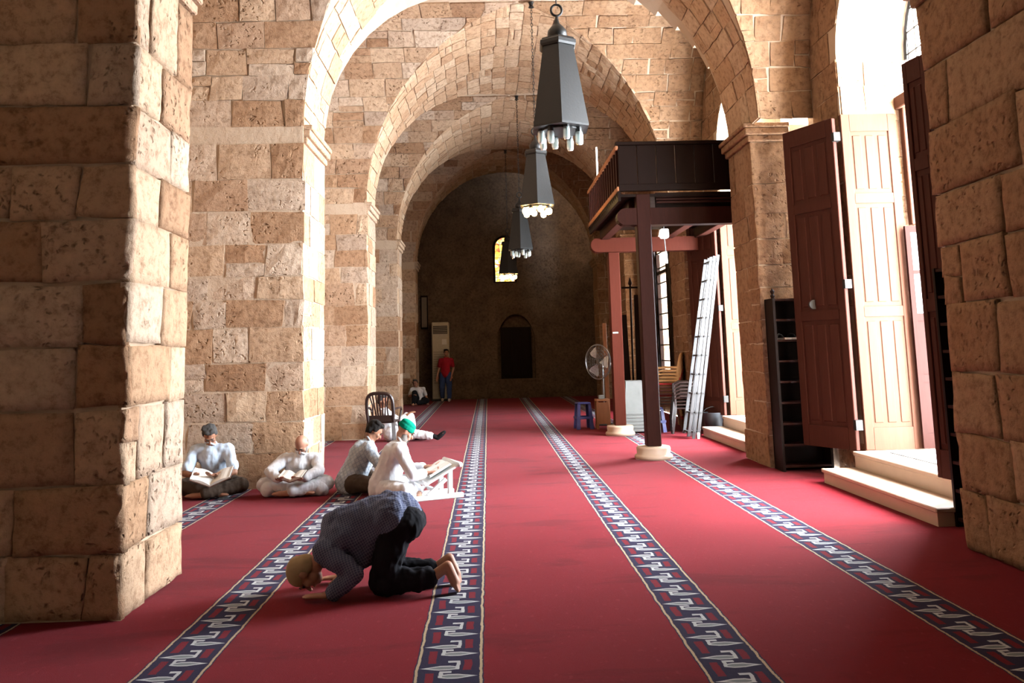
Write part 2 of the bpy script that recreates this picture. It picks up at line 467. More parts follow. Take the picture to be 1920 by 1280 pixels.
def bay(i):
    y0, y1 = ARCH[i][1], ARCH[i + 1][0]; yc, hb = (y0 + y1) / 2, (y1 - y0) / 2
    N = 24
    ss = [-math.cos(math.pi * k / N) for k in range(N + 1)]
    xs = [XWL - .05, (XWL + XL) / 2] + [CX + (HA + BKV) * s for s in ss] + [XWR + .05]
    ns = [-1.0, -1.0] + ss + [1.0]
    vs = []; fs = []
    for x, sx_ in zip(xs, ns):
        for s in ss:
            f = min(abs(sx_), abs(s))
            vs.append((x, yc + (hb + BKV) * s, ZS + (RISE + BKV) * math.sqrt(max(0, 1 - f * f))))
    W = N + 1
    for a in range(len(xs) - 1):
        for b in range(N): fs.append((a * W + b, a * W + b + 1, (a + 1) * W + b + 1, (a + 1) * W + b))
    root = mesh_obj('ceiling', vs, fs, MORTAR)
    tag(root, {2: 'groin vault over the bay of the open door', 3: 'groin vault over the gallery bay', 4: 'groin vault over the bay with the barred window', 5: 'groin vault before the last arch'}.get(i, 'groin vault over the near end of the hall'), 'vault', kind='structure')
    if i < 2: return
    cross, LC = make_cross(yc, hb)
    gx = lambda z: HA * math.sqrt(max(0.0, 1 - ((z - ZS) / RISE) ** 2))
    hc = .34 if i == 2 else .3
    cs = courses(0, LC / 2 * (.9 if i == 2 else 1), hc)
    lx = -3.6 if i == 2 else -3.0
    def clL(u, v):
        z = cross(0, v)[0].z; return min(u, CX - gx(z) - .004), v
    def clR(u, v):
        z = cross(0, v)[0].z; return max(u, CX + gx(z) + .004), v
    lay(root, cross, 0, 0, cs, .34, .72, S_TAN, urange=lambda a, b: (lx, CX - gx(cross(0, b)[0].z)), clamp=clL, nu=3, nv=2, rough=.009, rim=.009, cj=.024, dep=.04)
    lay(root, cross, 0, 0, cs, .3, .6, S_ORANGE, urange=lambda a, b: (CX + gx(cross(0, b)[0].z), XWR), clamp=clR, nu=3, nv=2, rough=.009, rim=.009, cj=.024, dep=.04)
    if i == 2: return
    gy = lambda x: min(hb, hb * abs(x - CX) / HA)
    def clY(u, v):
        x = s_main(0, v)[0].x; return max(u, yc + gy(x) + .004), v
    def clN(u, v):
        x = s_main(0, v)[0].x; return min(u, yc - gy(x) - .004), v
    cs = courses(L_MAIN * .16, L_MAIN * .84, .26 if i < 5 else .34)
    def ur(a, b):
        g = min(gy(s_main(0, a)[0].x), gy(s_main(0, b)[0].x)); return yc + g, y1
    def un(a, b):
        g = min(gy(s_main(0, a)[0].x), gy(s_main(0, b)[0].x)); return y0, yc - g
    lay(root, s_main, 0, 0, cs, .3, .6, S_VAULT, urange=ur, clamp=clY, nu=3, nv=2, rough=.009, rim=.012, gap=.008, cj=.022, dep=.04)
    if i > 3: lay(root, s_main, 0, 0, cs, .3, .6, S_VAULT, urange=un, clamp=clN, nu=3, nv=2, rough=.009, rim=.012, gap=.008, cj=.022, dep=.04)
for i in range(len(ARCH) - 1): bay(i)

# --- side walls
wl = MB().box((XWL - .3, YBACK - .3, 0), (XWL, YEND + .3, 7.6)).build('wall_left', S_TAN)
tag(wl, 'closed stone side wall behind the pillars', 'wall', kind='structure')
zt = 7.6
def wall_bay(i):
    y0, y1 = ARCH[i][0], ARCH[i + 1][1]
    y0 = ARCH[i][1] - .2; y1 = ARCH[i + 1][0] + .2
    b = MB()
    if i not in DOOR_Y:
        b.box((XWR + BK, y0, 0), (XOUT, y1, zt)); o = b.build('wall_right', MORTAR if i >= 2 else S_ORANGE)
    else:
        yc = DOOR_Y[i]; DHW, DSP = HW[i], SP[i]; a, c = yc - DHW, yc + DHW
        xi, xo = XWR + BK, XOUT
        b.box((xi, y0, 0), (xo, a, zt)); b.box((xi, c, 0), (xo, y1, zt))
        if i == 4: b.box((xi, a, 0), (xo, c, .85))
        n = 24
        for k in range(n):
            t0, t1 = math.pi * k / n, math.pi * (k + 1) / n
            p = [(yc - DHW * math.cos(q), DSP + DHW * math.sin(q)) for q in (t0, t1)]
            vs = [(x, *q) for x in (xi, xo) for q in (p[0], p[1], (p[1][0], zt), (p[0][0], zt))]
            b.add(vs, [(0, 1, 2, 3), (7, 6, 5, 4), (0, 4, 5, 1), (3, 2, 6, 7)])
        o = b.build('wall_right', MORTAR)
    tag(o, {2: 'stone wall around the brightly lit open double door', 3: 'stone wall around the far open door under the gallery', 4: 'stone wall around the barred window',
            5: 'closed stone wall at the dark end'}.get(i, 'stone wall beside the photographer, out of view'), 'wall', kind='structure')
    if i < 2: return
    cs = courses(0, 6.9, .36)
    y0 = ARCH[i][1]; y1 = ARCH[i + 1][0]
    sf = s_side(XWR, -1)
    if i in DOOR_Y:
        yc = DOOR_Y[i]; DHW, DSP = HW[i], SP[i]; zb = .85 if i == 4 else 0
        def inside(u, v):
            if v < zb: return False
            return abs(u - yc) < DHW if v < DSP else math.hypot(u - yc, v - DSP) < DHW
        def cl(u, v):
            if not inside(u, v): return u, v
            if v < DSP: return yc + math.copysign(DHW + .002, u - yc), v
            d = math.hypot(u - yc, v - DSP) or 1e-3
            return yc + (u - yc) / d * (DHW + .002), DSP + (v - DSP) / d * (DHW + .002)
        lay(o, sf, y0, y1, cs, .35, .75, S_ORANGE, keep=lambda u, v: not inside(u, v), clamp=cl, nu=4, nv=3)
        # reveal of the recess: stones on the far jamb and the arch above
        lay(o, s_front(yc + DHW - .02), XWR + .02, XOUT, courses(zb, DSP, .42), .4, .6, S_TAN, nu=3, nv=2)
    elif i == 5:
        lay(o, sf, y0, y1, courses(0, 6.2, .4), .5, .9, S_ORANGE, nu=2, nv=2)
for i in range(len(ARCH) - 1): wall_bay(i)

# --- last short stretch of the side wall, roof slab and end walls
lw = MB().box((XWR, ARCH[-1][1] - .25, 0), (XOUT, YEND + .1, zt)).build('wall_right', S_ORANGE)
tag(lw, 'short stretch of stone wall at the dark corner past the last pillar', 'wall', kind='structure')
rf = MB().box((XWL - .3, YBACK - .4, zt), (XOUT + .2, YEND + .4, zt + .3)).build('roof', MORTAR)
tag(rf, 'flat roof slab above the vaults', 'roof', kind='structure')
NX, NW, NZ0, NZ1, NSP = .93, .62, .62, 2.72, 1.95         # pointed niche
def pointed(n=10):
    """half outline of the niche from sill to apex, as (dx, z)"""
    pts = [(NW, NZ0), (NW, NSP)]
    for k in range(1, n + 1):
        f = k / n; pts.append((NW * (1 - f ** 1.6), NSP + (NZ1 - NSP) * math.sin(f * math.pi / 2) ** 1.1))
    return pts
b = MB(); out = [(NX - d, z) for d, z in pointed()] + [(NX + d, z) for d, z in reversed(pointed()[:-1])]
y0, y1 = YEND, YEND + .4
b.box((XWL - .3, y0, 0), (NX - NW, y1, zt)); b.box((NX + NW, y0, 0), (XOUT, y1, zt)); b.box((NX - NW, y0, 0), (NX + NW, y1, NZ0))
for p, q in zip(out[1:], out[2:-1]):
    vs = [(x, y, z) for y in (y0, y1) for x, z in (p, q, (q[0], zt), (p[0], zt))]
    b.add(vs, [(3, 2, 1, 0), (4, 5, 6, 7), (1, 5, 4, 0)])
b.box((NX - NW - .1, y1, NZ0 - .1), (NX + NW + .1, y1 + .1, zt))
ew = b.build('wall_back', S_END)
tag(ew, 'unlit stone end wall with a pointed niche and small coloured window', 'wall', kind='structure')
sf = s_front(YEND)
def nin(u, v): return abs(u - NX) < NW + .05 and NZ0 < v < NZ1
for (a, c) in ((XL, NX - NW), (NX + NW, XR)):
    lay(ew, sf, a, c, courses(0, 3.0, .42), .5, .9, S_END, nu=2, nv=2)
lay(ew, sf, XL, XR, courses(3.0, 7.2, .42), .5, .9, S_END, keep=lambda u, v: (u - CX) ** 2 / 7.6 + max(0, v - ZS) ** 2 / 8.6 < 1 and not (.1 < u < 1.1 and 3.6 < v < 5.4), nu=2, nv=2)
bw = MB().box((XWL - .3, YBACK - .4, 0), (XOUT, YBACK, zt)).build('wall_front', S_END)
tag(bw, 'stone wall closing the hall behind the photographer', 'wall', kind='structure')
# ------------------------------------------------------------------ doors
GLASS = NT('pane_glass').done((.9, .95, 1), .05, trans=.95)
BRASS = simple('door_hardware', (.2, .16, .11), .4, .8, .2)

def rebase(root, base):
    """move an empty that holds parts in world coordinates to the thing's base"""
    root.location = base
    for ch in root.children: ch.location = Vector(ch.location) - Vector(base)

def leaf_door(parent, p0, p1, z0, z1, mat, rows=(.06, .40, .74), cols=3, th=.055, name='door_leaf', stile=.1):
    p0, p1 = Vector((*p0, 0)), Vector((*p1, 0)); L = (p1 - p0).length; ax = (p1 - p0).normalized(); ny = Vector((-ax.y, ax.x, 0))
    M = Matrix(((ax.x, ny.x, 0, p0.x), (ax.y, ny.y, 0, p0.y), (0, 0, 1, 0), (0, 0, 0, 1)))
    H = z1 - z0; f = MB()
    rail = .11
    zs = [z0] + [z0 + r * H for r in rows[1:]] + [z1]
    f.box((0, -th / 2, z0), (stile, th / 2, z1), M, .006); f.box((L - stile, -th / 2, z0), (L, th / 2, z1), M, .006)
    f.box((stile, -th / 2, z0), (L - stile, th / 2, z0 + .24), M); f.box((stile, -th / 2, z1 - .2), (L - stile, th / 2, z1), M)
    for z in zs[1:-1]: f.box((stile, -th / 2, z - rail / 2), (L - stile, th / 2, z + rail / 2), M)
    leaf_o = f.build(name, mat, parent)
    for a, b in zip(zs, zs[1:]):
        za = a + (.24 if a == z0 else rail / 2); zb = b - (.2 if b == z1 else rail / 2)
        wd = (L - 2 * stile) / cols
        for c in range(cols):
            x0 = stile + c * wd; pn = MB()
            pn.box((x0, -th * .22, za), (x0 + wd, th * .22, zb), M)
            pn.box((x0 + wd * .16, -th * .38, za + .05), (x0 + wd * .84, th * .38, zb - .05), M, .008)
            pn.build('panel', mat, leaf_o)
    return leaf_o

def make_door(name):
    root = empty(name); yc = DOOR_Y[2]; c = yc + DHW
    A = leaf_door(root, (4.02, 9.12), (3.69, 9.80), .33, 4.06, W_DOOR)
    MB().box((3.985, 9.06, 3.78), (4.06, 9.16, 3.88)).box((3.985, 9.06, .55), (4.06, 9.16, .66)).box((3.985, 9.06, 2.1), (4.06, 9.16, 2.2)).build('hinge', IRON, A)
    MB().lathe([(.055, -.02), (.055, .02)], 14, M=Matrix.Translation((3.80, 9.53, 1.95)) @ Matrix.Rotation(R(90), 4, 'X')).build('latch', IRON, A)
    C = leaf_door(root, (4.1, 9.135), (4.74, 9.135), .33, 4.1, W_INNER)
    B = leaf_door(root, (3.875, 7.22), (3.93, 6.93), .33, 4.02, W_DOOR, cols=2, stile=.06)
    B2 = leaf_door(root, (3.97, 6.90), (4.07, 6.32), 2.2, 4.0, W_DARK, rows=(.05, .5), cols=2)
    # glazed inner leaf
    g = MB(); X0, X1, yy = 4.70, 5.05, 9.05; z0, z1 = .34, 2.78
    for a, b in ((X0, X0 + .055), (X1 - .055, X1)): g.box((a, yy - .02, z0), (b, yy + .02, z1))
    for a, b in ((z0, z0 + .16), (1.05, 1.13), (1.72, 1.80), (2.24, 2.28), (z1 - .07, z1)): g.box((X0 + .055, yy - .02, a), (X1 - .055, yy + .02, b))
    G = g.build('glazed_leaf', W_RED, root)
    for a, b in ((1.80, 2.24), (2.28, z1 - .07)): MB().box((X0 + .05, yy - .004, a), (X1 - .05, yy + .004, b)).build('pane', GLASS, G)
    for a, b in ((z0 + .16, 1.05), (1.13, 1.72)): MB().box((X0 + .05, yy - .01, a), (X1 - .05, yy + .01, b)).build('panel', W_RED, G)
    # frame: posts, transom, fanlight lattice
    f = MB(); f.box((4.80, yc - DHW, .33), (4.92, yc - DHW + .09, 4.3), bev=.008); f.box((4.80, c - .13, 2.8), (4.92, c - .035, 4.3), bev=.008)
    f.box((4.76, yc - DHW, 4.15), (4.96, c - .02, 4.30), bev=.01)
    f.build('frame', W_INNER, root)
    l = MB(); n = 20
    arc = [(4.95, yc - (DHW - .03) * math.cos(math.pi * k / n), DSP + (DHW - .03) * math.sin(math.pi * k / n)) for k in range(n + 1)]
    l.tube(arc, .025, 6)
    for k in range(-6, 7):
        y = yc + k * .17
        if abs(y - yc) < DHW - .03: l.bar((4.95, y, 4.3), (4.95, y, DSP + math.sqrt((DHW - .03) ** 2 - (y - yc) ** 2)), .016)
    for z in (4.55, 4.8, 5.05, 5.3, 5.55):
        hwid = DHW - .03 if z < DSP else math.sqrt(max(.01, (DHW - .03) ** 2 - (z - DSP) ** 2))
        l.bar((4.95, yc - hwid, z), (4.95, yc + hwid, z), .016)
    l.build('fanlight_lattice', IRON, root)
    rebase(root, (4.1, yc, 0)); return root
d1 = tag(make_door('door_1'), 'tall open panelled double door with glazed inner leaf, full of daylight', 'door', kind='structure')
d2 = copy_tree(d1); d2.name = 'door_2'; d2.location.y += DOOR_Y[3] - DOOR_Y[2]
d2['label'] = 'farther open panelled door, half hidden under the wooden gallery'

def make_steps():
    root = empty('door_step'); yc = DOOR_Y[2]
    MB().box((3.62, 6.84, 0), (4.0, 9.13, .11)).box((3.6, 6.82, .11), (4.0, 9.15, .15), bev=.008).build('lower_step', STEP, root)
    MB().box((3.97, yc - DHW, 0), (5.35, yc + DHW - .06, .28)).box((3.95, yc - DHW, .28), (5.35, yc + DHW - .06, .325), bev=.008).build('threshold', STEP, root)
    t_ = NT('grey_doormat'); tp = t_.noise(t_.pos(), 80, 3)
    MB().box((4.25, 7.3, .325), (4.75, 8.9, .337), bev=.004).build('door_mat', t_.done(t_.mix(tp, (.2, .25, .3, 1), (.36, .42, .46, 1)), .95), root)
    rebase(root, (3.8, 8.0, 0)); return root
st = tag(make_steps(), 'two-level stone step below the wide open daylit door', 'step')
st2 = copy_tree(st); st2.location.y += DOOR_Y[3] - DOOR_Y[2]; st2['label'] = 'two-level stone step under the farther door by the ladder'

# ------------------------------------------------------------------ barred window in the third bay
yc = DOOR_Y[4]; hw_ = HW[4]
wn = empty('window_1'); f = MB()
f.box((4.07, yc - hw_, .85), (4.15, yc - hw_ + .08, SP[4])).box((4.07, yc + hw_ - .1, .85), (4.15, yc + hw_ - .02, SP[4])).box((4.07, yc - hw_, .85), (4.15, yc + hw_ - .02, .95)).box((4.07, yc - hw_, 3.2), (4.15, yc + hw_ - .02, 3.28))
f.build('window_frame', W_DARK, wn)
for k in range(8): MB().bar((4.11, yc - hw_, 1.2 + k * .36), (4.11, yc + hw_ - .02, 1.2 + k * .36), .03).build('bar', IRON, wn)
rebase(wn, (4.1, yc, .85))
tag(wn, 'tall barred window glowing between dark shutters behind the gallery posts', 'window', kind='structure')
for k, (p0, p1) in enumerate((((4.05, yc - hw_ - .02), (4.02, yc - hw_ - .6)), ((4.05, yc + hw_), (3.78, yc + hw_ + .45)))):
    s = empty('window_shutter'); leaf_door(s, p0, p1, .9, 3.9, W_DARK, cols=2, name='shutter_leaf'); rebase(s, (p0[0], p0[1], .9))
    tag(s, ('dark wooden shutter folded open on the near side of the barred window', 'dark wooden shutter folded open on the far side of the barred window')[k], 'shutter')

# ------------------------------------------------------------------ shoe shelves
def shelf(lo, hi, face, n, label):
    root = empty('shoe_shelf'); (x0, y0, z0), (x1, y1, z1) = lo, hi; th = .03
    b = MB()
    if face == '-y': b.box((x0, y0, 0), (x0 + th, y1, z1)).box((x1 - th, y0, 0), (x1, y1, z1)).box((x0, y1 - th, 0), (x1, y1, z1))
    else: b.box((x0, y0, 0), (x1, y0 + th, z1)).box((x0, y1 - th, 0), (x1, y1, z1)).box((x1 - th, y0, 0), (x1, y1, z1))
    b.build('side_panels', W_DARK, root)
    for k in range(n + 1):
        z = .06 + (z1 - .08) * k / n
        MB().box((x0 + .01, y0 + .01, z - .012), (x1 - .01, y1 - .01, z + .012)).build('shelf_board', W_RED, root)
    if face == '-y':
        for x in (x0 + th / 2, x1 - th / 2): MB().lathe([(.02, 0), (.03, .03), (.014, .05), (.03, .085), (.004, .12)], 8, (x, y0 + .03, z1)).build('finial', W_DARK, root)
    rebase(root, ((x0 + x1) / 2, (y0 + y1) / 2, 0)); return tag(root, label, 'shelf')
shelf((3.47, 9.96, 0), (4.08, 10.26, 2.06), '-y', 8, 'dark wooden shoe shelf with finials standing against the ochre pillar')
shelf((3.76, 6.16, 0), (4.08, 6.84, 2.1), '-x', 9, 'dark wooden shoe shelf beside the near rough pillar')
RUB = simple('sandal_grey', (.5, .47, .42), .7); 
def sandal(loc, rz, label):
    root = empty('sandal', loc, rz); pr = [(-.045, -.12), (.045, -.12), (.05, 0), (.055, .08), (.03, .135), (-.03, .135), (-.05, .08), (-.038, 0)]
    n = len(pr); MB().add([(x, y, z) for z in (0, .022) for x, y in pr], [tuple(range(n - 1, -1, -1)), tuple(range(n, 2 * n))] + [(k, (k + 1) % n, n + (k + 1) % n, n + k) for k in range(n)]).build('sole', RUB, root)
    MB().tube([(-.05, .04, .02), (-.03, .05, .055), (.0, .055, .066), (.03, .05, .055), (.05, .04, .02)], .012, 6).build('strap', IRON, root)
    return tag(root, label, 'sandal', 'sandals on the shoe shelves')
zsh = .06 + 1.98 * 6 / 8 + .013
sandal((3.60, 10.08, zsh), .3, 'pale sandal lying on the shelf by the ochre pillar, outer one')
sandal((3.73, 10.10, zsh), -.2, 'pale sandal lying on the shelf by the ochre pillar, inner one')
sandal((3.88, 6.42, .06 + 2.02 * 7 / 9 + .013), 1.2, 'pale sandal on the upper board of the near dark shelf')

# ------------------------------------------------------------------ wooden gallery
def gallery():
    root = empty('wooden_gallery')
    X0, X1, Y0, Y1 = 1.90, 4.08, 11.42, 14.75
    def part(n, mt, *boxes, par=None):
        b = MB()
        for q in boxes: b.box(*q[:2], bev=q[2] if len(q) > 2 else 0)
        return b.build(n, mt, par or root)
    for k in range(8):      # front parapet boards
        a = X0 + (X1 - X0) * k / 8
        part('parapet_board', W_DARK, ((a + .004, Y0, 3.78), (a + (X1 - X0) / 8 - .004, Y0 + .035, 4.36), .004))
    part('parapet_cap', W_DARK, ((X0 - .03, Y0 - .03, 4.36), (X1, Y0 + .07, 4.41), .008))
    part('fascia', W_DARK, ((X0, Y0 - .01, 3.70), (X1, Y0 + .05, 3.80), .006))
    for k in range(11):
        y = Y0 + .02 + k * (Y1 - Y0 - .04) / 11
        part('floor_plank', W_DARK, ((X0, y, 3.62), (X1, y + (Y1 - Y0) / 11 - .012, 3.66)))
    for k in range(4):
        part('cornice_strip', W_RED, ((2.42, Y0 - .005 + k * .02, 3.52 + k * .045), (X1 - .1, Y0 + .03 + k * .02, 3.545 + k * .045)))
    part('fascia_back_board', W_DARK, ((2.42, Y0 + .09, 3.45), (X1, Y0 + .11, 3.64)))
    # side railing along the nave
    part('top_rail', W_WARM, ((X0 - .035, Y0, 4.30), (X0 + .035, Y1, 4.36), .01))
    part('bottom_rail', W_WARM, ((X0 - .03, Y0, 3.70), (X0 + .03, Y1, 3.77), .01))
    for k in range(15):
        y = Y0 + .12 + k * (Y1 - Y0 - .2) / 14
        b = MB().box((X0 - .014, y - .05, 3.77), (X0 + .014, y + .05, 4.30)); b.build('baluster_board', W_RED, root)
    for k in range(22):
        y = Y0 + .06 + k * (Y1 - Y0 - .12) / 21
        MB().lathe([(.012, 0), (.03, -.03), (.022, -.06), (.004, -.1)], 6, (X0 - .01, y, 3.70)).build('pendant_drop', W_DARK, root)
    part('side_fascia', W_DARK, ((X0 - .02, Y0, 3.56), (X0 + .02, Y1, 3.70)))
    # beams
    def rounded_beam(y0, y1, mt, z0, z1, xa):
        n = 8; pr = [(X1, z0), (X1, z1), (xa, z1)] + [(xa - .12 * math.sin(math.pi * k / n), (z0 + z1) / 2 + (z1 - z0) / 2 * math.cos(math.pi * k / n)) for k in range(1, n)] + [(xa, z0)]
        N = len(pr); vs = [(x, y, z) for y in (y0, y1) for x, z in pr]
        return MB().add(vs, [tuple(range(N)), tuple(range(2 * N - 1, N - 1, -1))] + [((k + 1) % N, k, N + k, N + (k + 1) % N) for k in range(N)]).build('beam', mt, root)
    rounded_beam(11.44, 11.62, W_RED, 3.22, 3.46, 1.98); rounded_beam(14.6, 14.8, W_POST, 3.22, 3.47, 2.0)
    for x in (2.06, 3.2):
        part('joist', W_RED, ((x, 11.62, 3.44), (x + .16, 14.7, 3.62), .01))
    part('joist', W_RED, ((3.75, 11.62, 3.44), (3.9, 14.7, 3.62), .01))
    def post(x, y, mt, top):
        b = MB().box((x - .1, y - .1, .17), (x + .1, y + .1, top), bev=.012); b.build('post', mt, root)
        MB().lathe([(.25, 0), (.262, .03), (.25, .055), (.225, .07), (.232, .14), (.222, .165), (.2, .17)], 28, (x, y, 0)).build('post_base', STEP, root, True)
    post(2.235, 11.53, W_RED, 3.66); post(2.29, 14.75, W_POST, 3.22)
    MB().box((2.215, 14.645, 1.77), (2.31, 14.652, 1.795)).build('notice_strip', simple('green_label', (.3, .5, .42), .5), root)
    rebase(root, (3.0, 13.0, 0)); return tag(root, 'dark wooden gallery with railing raised on two posts with stone bases', 'gallery')
gallery()

# ------------------------------------------------------------------ lamps on chains
BODY = simple('lamp_metal', (.0055, .0053, .0048), .5, .0, .3, 9, .3)
t = NT('lamp_glass'); CLR = t.done((.75, .9, .88), .12, trans=.6, spec=.6)
LIT = NT('lit_bulb').done((1, .8, .5), .3, emit=(1, .62, .22), es=28)
def hanging_lamp(x, y, zb, lit, label):
    root = empty('hanging_lamp', (x, y, zb)); zt_ = ZS + RISE - .03 - zb
    M6 = R(28)
    MB().lathe([(.31, 0), (.312, .02), (.175, .84), (.17, .85)], 6, rot=M6).build('shade', BODY, root)
    MB().lathe([(.19, .845), (.205, .865), (.205, .9), (.185, .915), (.18, .93)], 6, rot=M6).build('collar', BODY, root)
    MB().lathe([(.06, .92), (.085, .945), (.1, .985), (.095, 1.03), (.06, 1.075), (.028, 1.11), (.018, 1.16), (.012, 1.2)], 18).build('finial', BODY, root, True)
    MB().tube([(.055 * math.cos(a), 0, 1.25 + .06 * math.sin(a)) for a in [2 * math.pi * k / 16 for k in range(16)]], .013, 6, closed=True).build('ring', BODY, root, True)
    b = MB(); z = 1.31; k = 0
    while z < zt_ - .02:
        pts = []
        for q in range(8):
            a = 2 * math.pi * q / 8; u, w_ = .016 * math.cos(a), .035 * math.sin(a)
            pts.append((u, 0, z + .03 + w_) if k % 2 else (0, u, z + .03 + w_))
        b.tube(pts, .005, 5, closed=True); z += .056; k += 1
    b.build('chain', IRON, root)
    MB().lathe([(.05, zt_ - .07), (.03, zt_ - .04), (.04, zt_), (.05, zt_ + .02)], 10).build('ceiling_hook', IRON, root)
    MB().lathe([(.2, -.02), (.2, -.005), (.19, 0)], 18).build('socket_ring', BODY, root)
    for q in range(8):
        a = 2 * math.pi * q / 8 + .2; dz = -.02 - (.03 if q % 2 else 0)
        bx, by = .2 * math.cos(a), .2 * math.sin(a)
        s = MB().lathe([(.03, .03), (.03, dz)], 10, (bx, by, 0)).build('socket', BODY, root)
        gl = MB().lathe([(.031, dz), (.034, dz - .02), (.034, dz - .1), (.026, dz - .118), (.008, dz - .122)] if not lit else [(.02, dz), (.045, dz - .03), (.05, dz - .06), (.036, dz - .095), (.006, dz - .108)], 12, (bx, by, 0)).build('bulb', LIT if lit else CLR, s, True)
    if lit:
        ld = bpy.data.lights.new('lamp_light', 'POINT'); ld.energy = 6; ld.color = (1, .68, .34); ld.shadow_soft_size = .12
        lo = bpy.data.objects.new('lamp_light', ld); COL.objects.link(lo); lo.parent = root; lo.location = (0, 0, -.3)
    return tag(root, label, 'lamp', 'hanging metal lamps along the nave')
hanging_lamp(.77, 8.0, 3.67, False, 'largest dark metal hanging lamp with unlit glass tubes')
hanging_lamp(.85, 13.2, 3.82, True, 'second dark hanging lamp with glowing bulbs')
hanging_lamp(.78, 18.3, 3.74, False, 'third hanging lamp down the nave, unlit, half behind the lit one')
hanging_lamp(.63, 23.4, 3.68, True, 'small far hanging lamp glowing before the dark end wall')

# ------------------------------------------------------------------ things on the end wall
t = NT('stained_glass'); vo = t.n('ShaderNodeTexVoronoi'); t.put(vo.inputs['Vector'], t.objc()); vo.inputs['Scale'].default_value = 11
vc = t.n('ShaderNodeSeparateColor'); t.put(vc.inputs[0], vo.outputs['Color'])
cc = t.ramp(vc.outputs[0], [(0, (.9, .45, .04)), (.35, (1, .75, .2)), (.6, (.7, .06, .03)), (.75, (1, .85, .5)), (1, (.1, .3, .08))])
STAIN = t.done(cc, .3, emit=cc, es=1.3)
sw = empty('window_2'); xa, xb, za, zb2 = .27, .97, 3.78, 4.95; n = 12; xm, rr = (xa + xb) / 2, (xb - xa) / 2
pr = [(xa, za), (xb, za)] + [(xm + rr * math.cos(math.pi * k / n), zb2 + rr * math.sin(math.pi * k / n)) for k in range(n + 1)]
N = len(pr); MB().add([(x, y, z) for y in (YEND - .05, YEND - .03) for x, z in pr], [tuple(range(N)), tuple(range(2 * N - 1, N - 1, -1))] + [((k + 1) % N, k, N + k, N + (k + 1) % N) for k in range(N)]).build('coloured_pane', STAIN, sw)
MB().tube([(x, YEND - .05, z) for x, z in pr], .045, 6, closed=True).build('window_frame', W_DARK, sw)
b = MB()
for k in range(1, 4): b.bar((xa + .7 * k / 4, YEND - .065, za), (xa + .7 * k / 4, YEND - .065, zb2 + .25), .014)
for k in range(6): b.bar((xa, YEND - .065, za + .22 * k + .15), (xb, YEND - .065, za + .22 * k + .15), .014)
b.build('leading', IRON, sw); rebase(sw, (xm, YEND, za))
tag(sw, 'narrow arched stained-glass window high on the dark end wall', 'window', kind='structure')
nd = empty('niche_door'); MB().box((NX - .5, YEND + .2, NZ0), (NX + .5, YEND + .26, 2.3), bev=.01).build('door_board', W_DARK, nd)
for k in (-1, 0, 1): MB().box((NX + k * .32 - .13, YEND + .18, NZ0 + .1), (NX + k * .32 + .13, YEND + .2, 2.2), bev=.006).build('panel', W_DARK, nd)
rebase(nd, (NX, YEND + .23, NZ0)); tag(nd, 'black panelled board closing the pointed niche in the end wall', 'niche')

AC = simple('cream_plastic', (.42, .37, .27), .45)
ac = empty('air_conditioner', (-1.52, 26.95, 0))
MB().box((-.28, -.2, .05), (.28, .2, 2.5), bev=.03).build('body', AC, ac); MB().box((-.3, -.21, 0), (.3, .2, .06)).build('plinth', IRON, ac)
MB().box((-.23, -.215, 2.12), (.23, -.195, 2.38)).build('outlet', IRON, ac)
for k in range(4): MB().box((-.22, -.228, 2.15 + k * .06), (.22, -.21, 2.165 + k * .06)).build('outlet_vane', AC, ac)
for k in range(14): MB().box((-.22, -.222, .55 + k * .075), (.22, -.2, .59 + k * .075)).build('grille_slat', simple('grille_tan', (.3, .26, .19), .5) if k == 0 else bpy.data.materials['grille_tan'], ac)
MB().box((.05, -.21, 1.78), (.2, -.198, 1.95)).build('control_panel', simple('panel_silver', (.6, .58, .52), .3), ac)
tag(ac, 'cream floor-standing air conditioner against the end wall behind the standing person', 'air conditioner')
pf = empty('picture_frame', (-2.06, YEND - .03, 2.3))
MB().box((-.12, -.03, 0), (.12, .02, 1.1), bev=.008).build('frame', W_DARK, pf); MB().box((-.085, -.036, .06), (.085, -.03, 1.04)).build('picture', simple('dim_print', (.12, .09, .06), .4), pf)
tag(pf, 'narrow dark framed panel on the end wall beside the last pillar', 'picture')

# ------------------------------------------------------------------ furniture and clutter by the gallery
ALU = simple('aluminium', (.055, .055, .057), .5, .0, .08, 30)
HOLE = simple('rung_hole', (.03, .03, .03), .8)
ld_ = empty('aluminium_ladder'); bx0, tx0, H_ = 3.27, 3.80, 3.03
for k in range(3):
    o_ = k * .072
    for y in (13.78, 14.13):
        MB().bar((bx0 + o_, y, .0 if k else .06), (tx0 + o_ * .85, y, H_ - .02 * (2 - k)), .05, .03, up=(0, 1, 0)).build('rail', ALU, ld_)
    for q in range(10):
        f_ = .035 + q * .103; x = bx0 + o_ + (tx0 + o_ * .85 - bx0 - o_) * f_; z = H_ * f_
        MB().bar((x, 13.758, z), (x, 14.15, z), .026).build('rung', HOLE, ld_)
MB().box((3.40, 13.75, 0), (3.44, 13.81, .1)).build('foot', simple('white_rubber', (.7, .68, .64), .6), ld_)
rebase(ld_, (3.4, 13.95, 0)); tag(ld_, 'three-section aluminium ladder leaning beside the farther door', 'ladder')

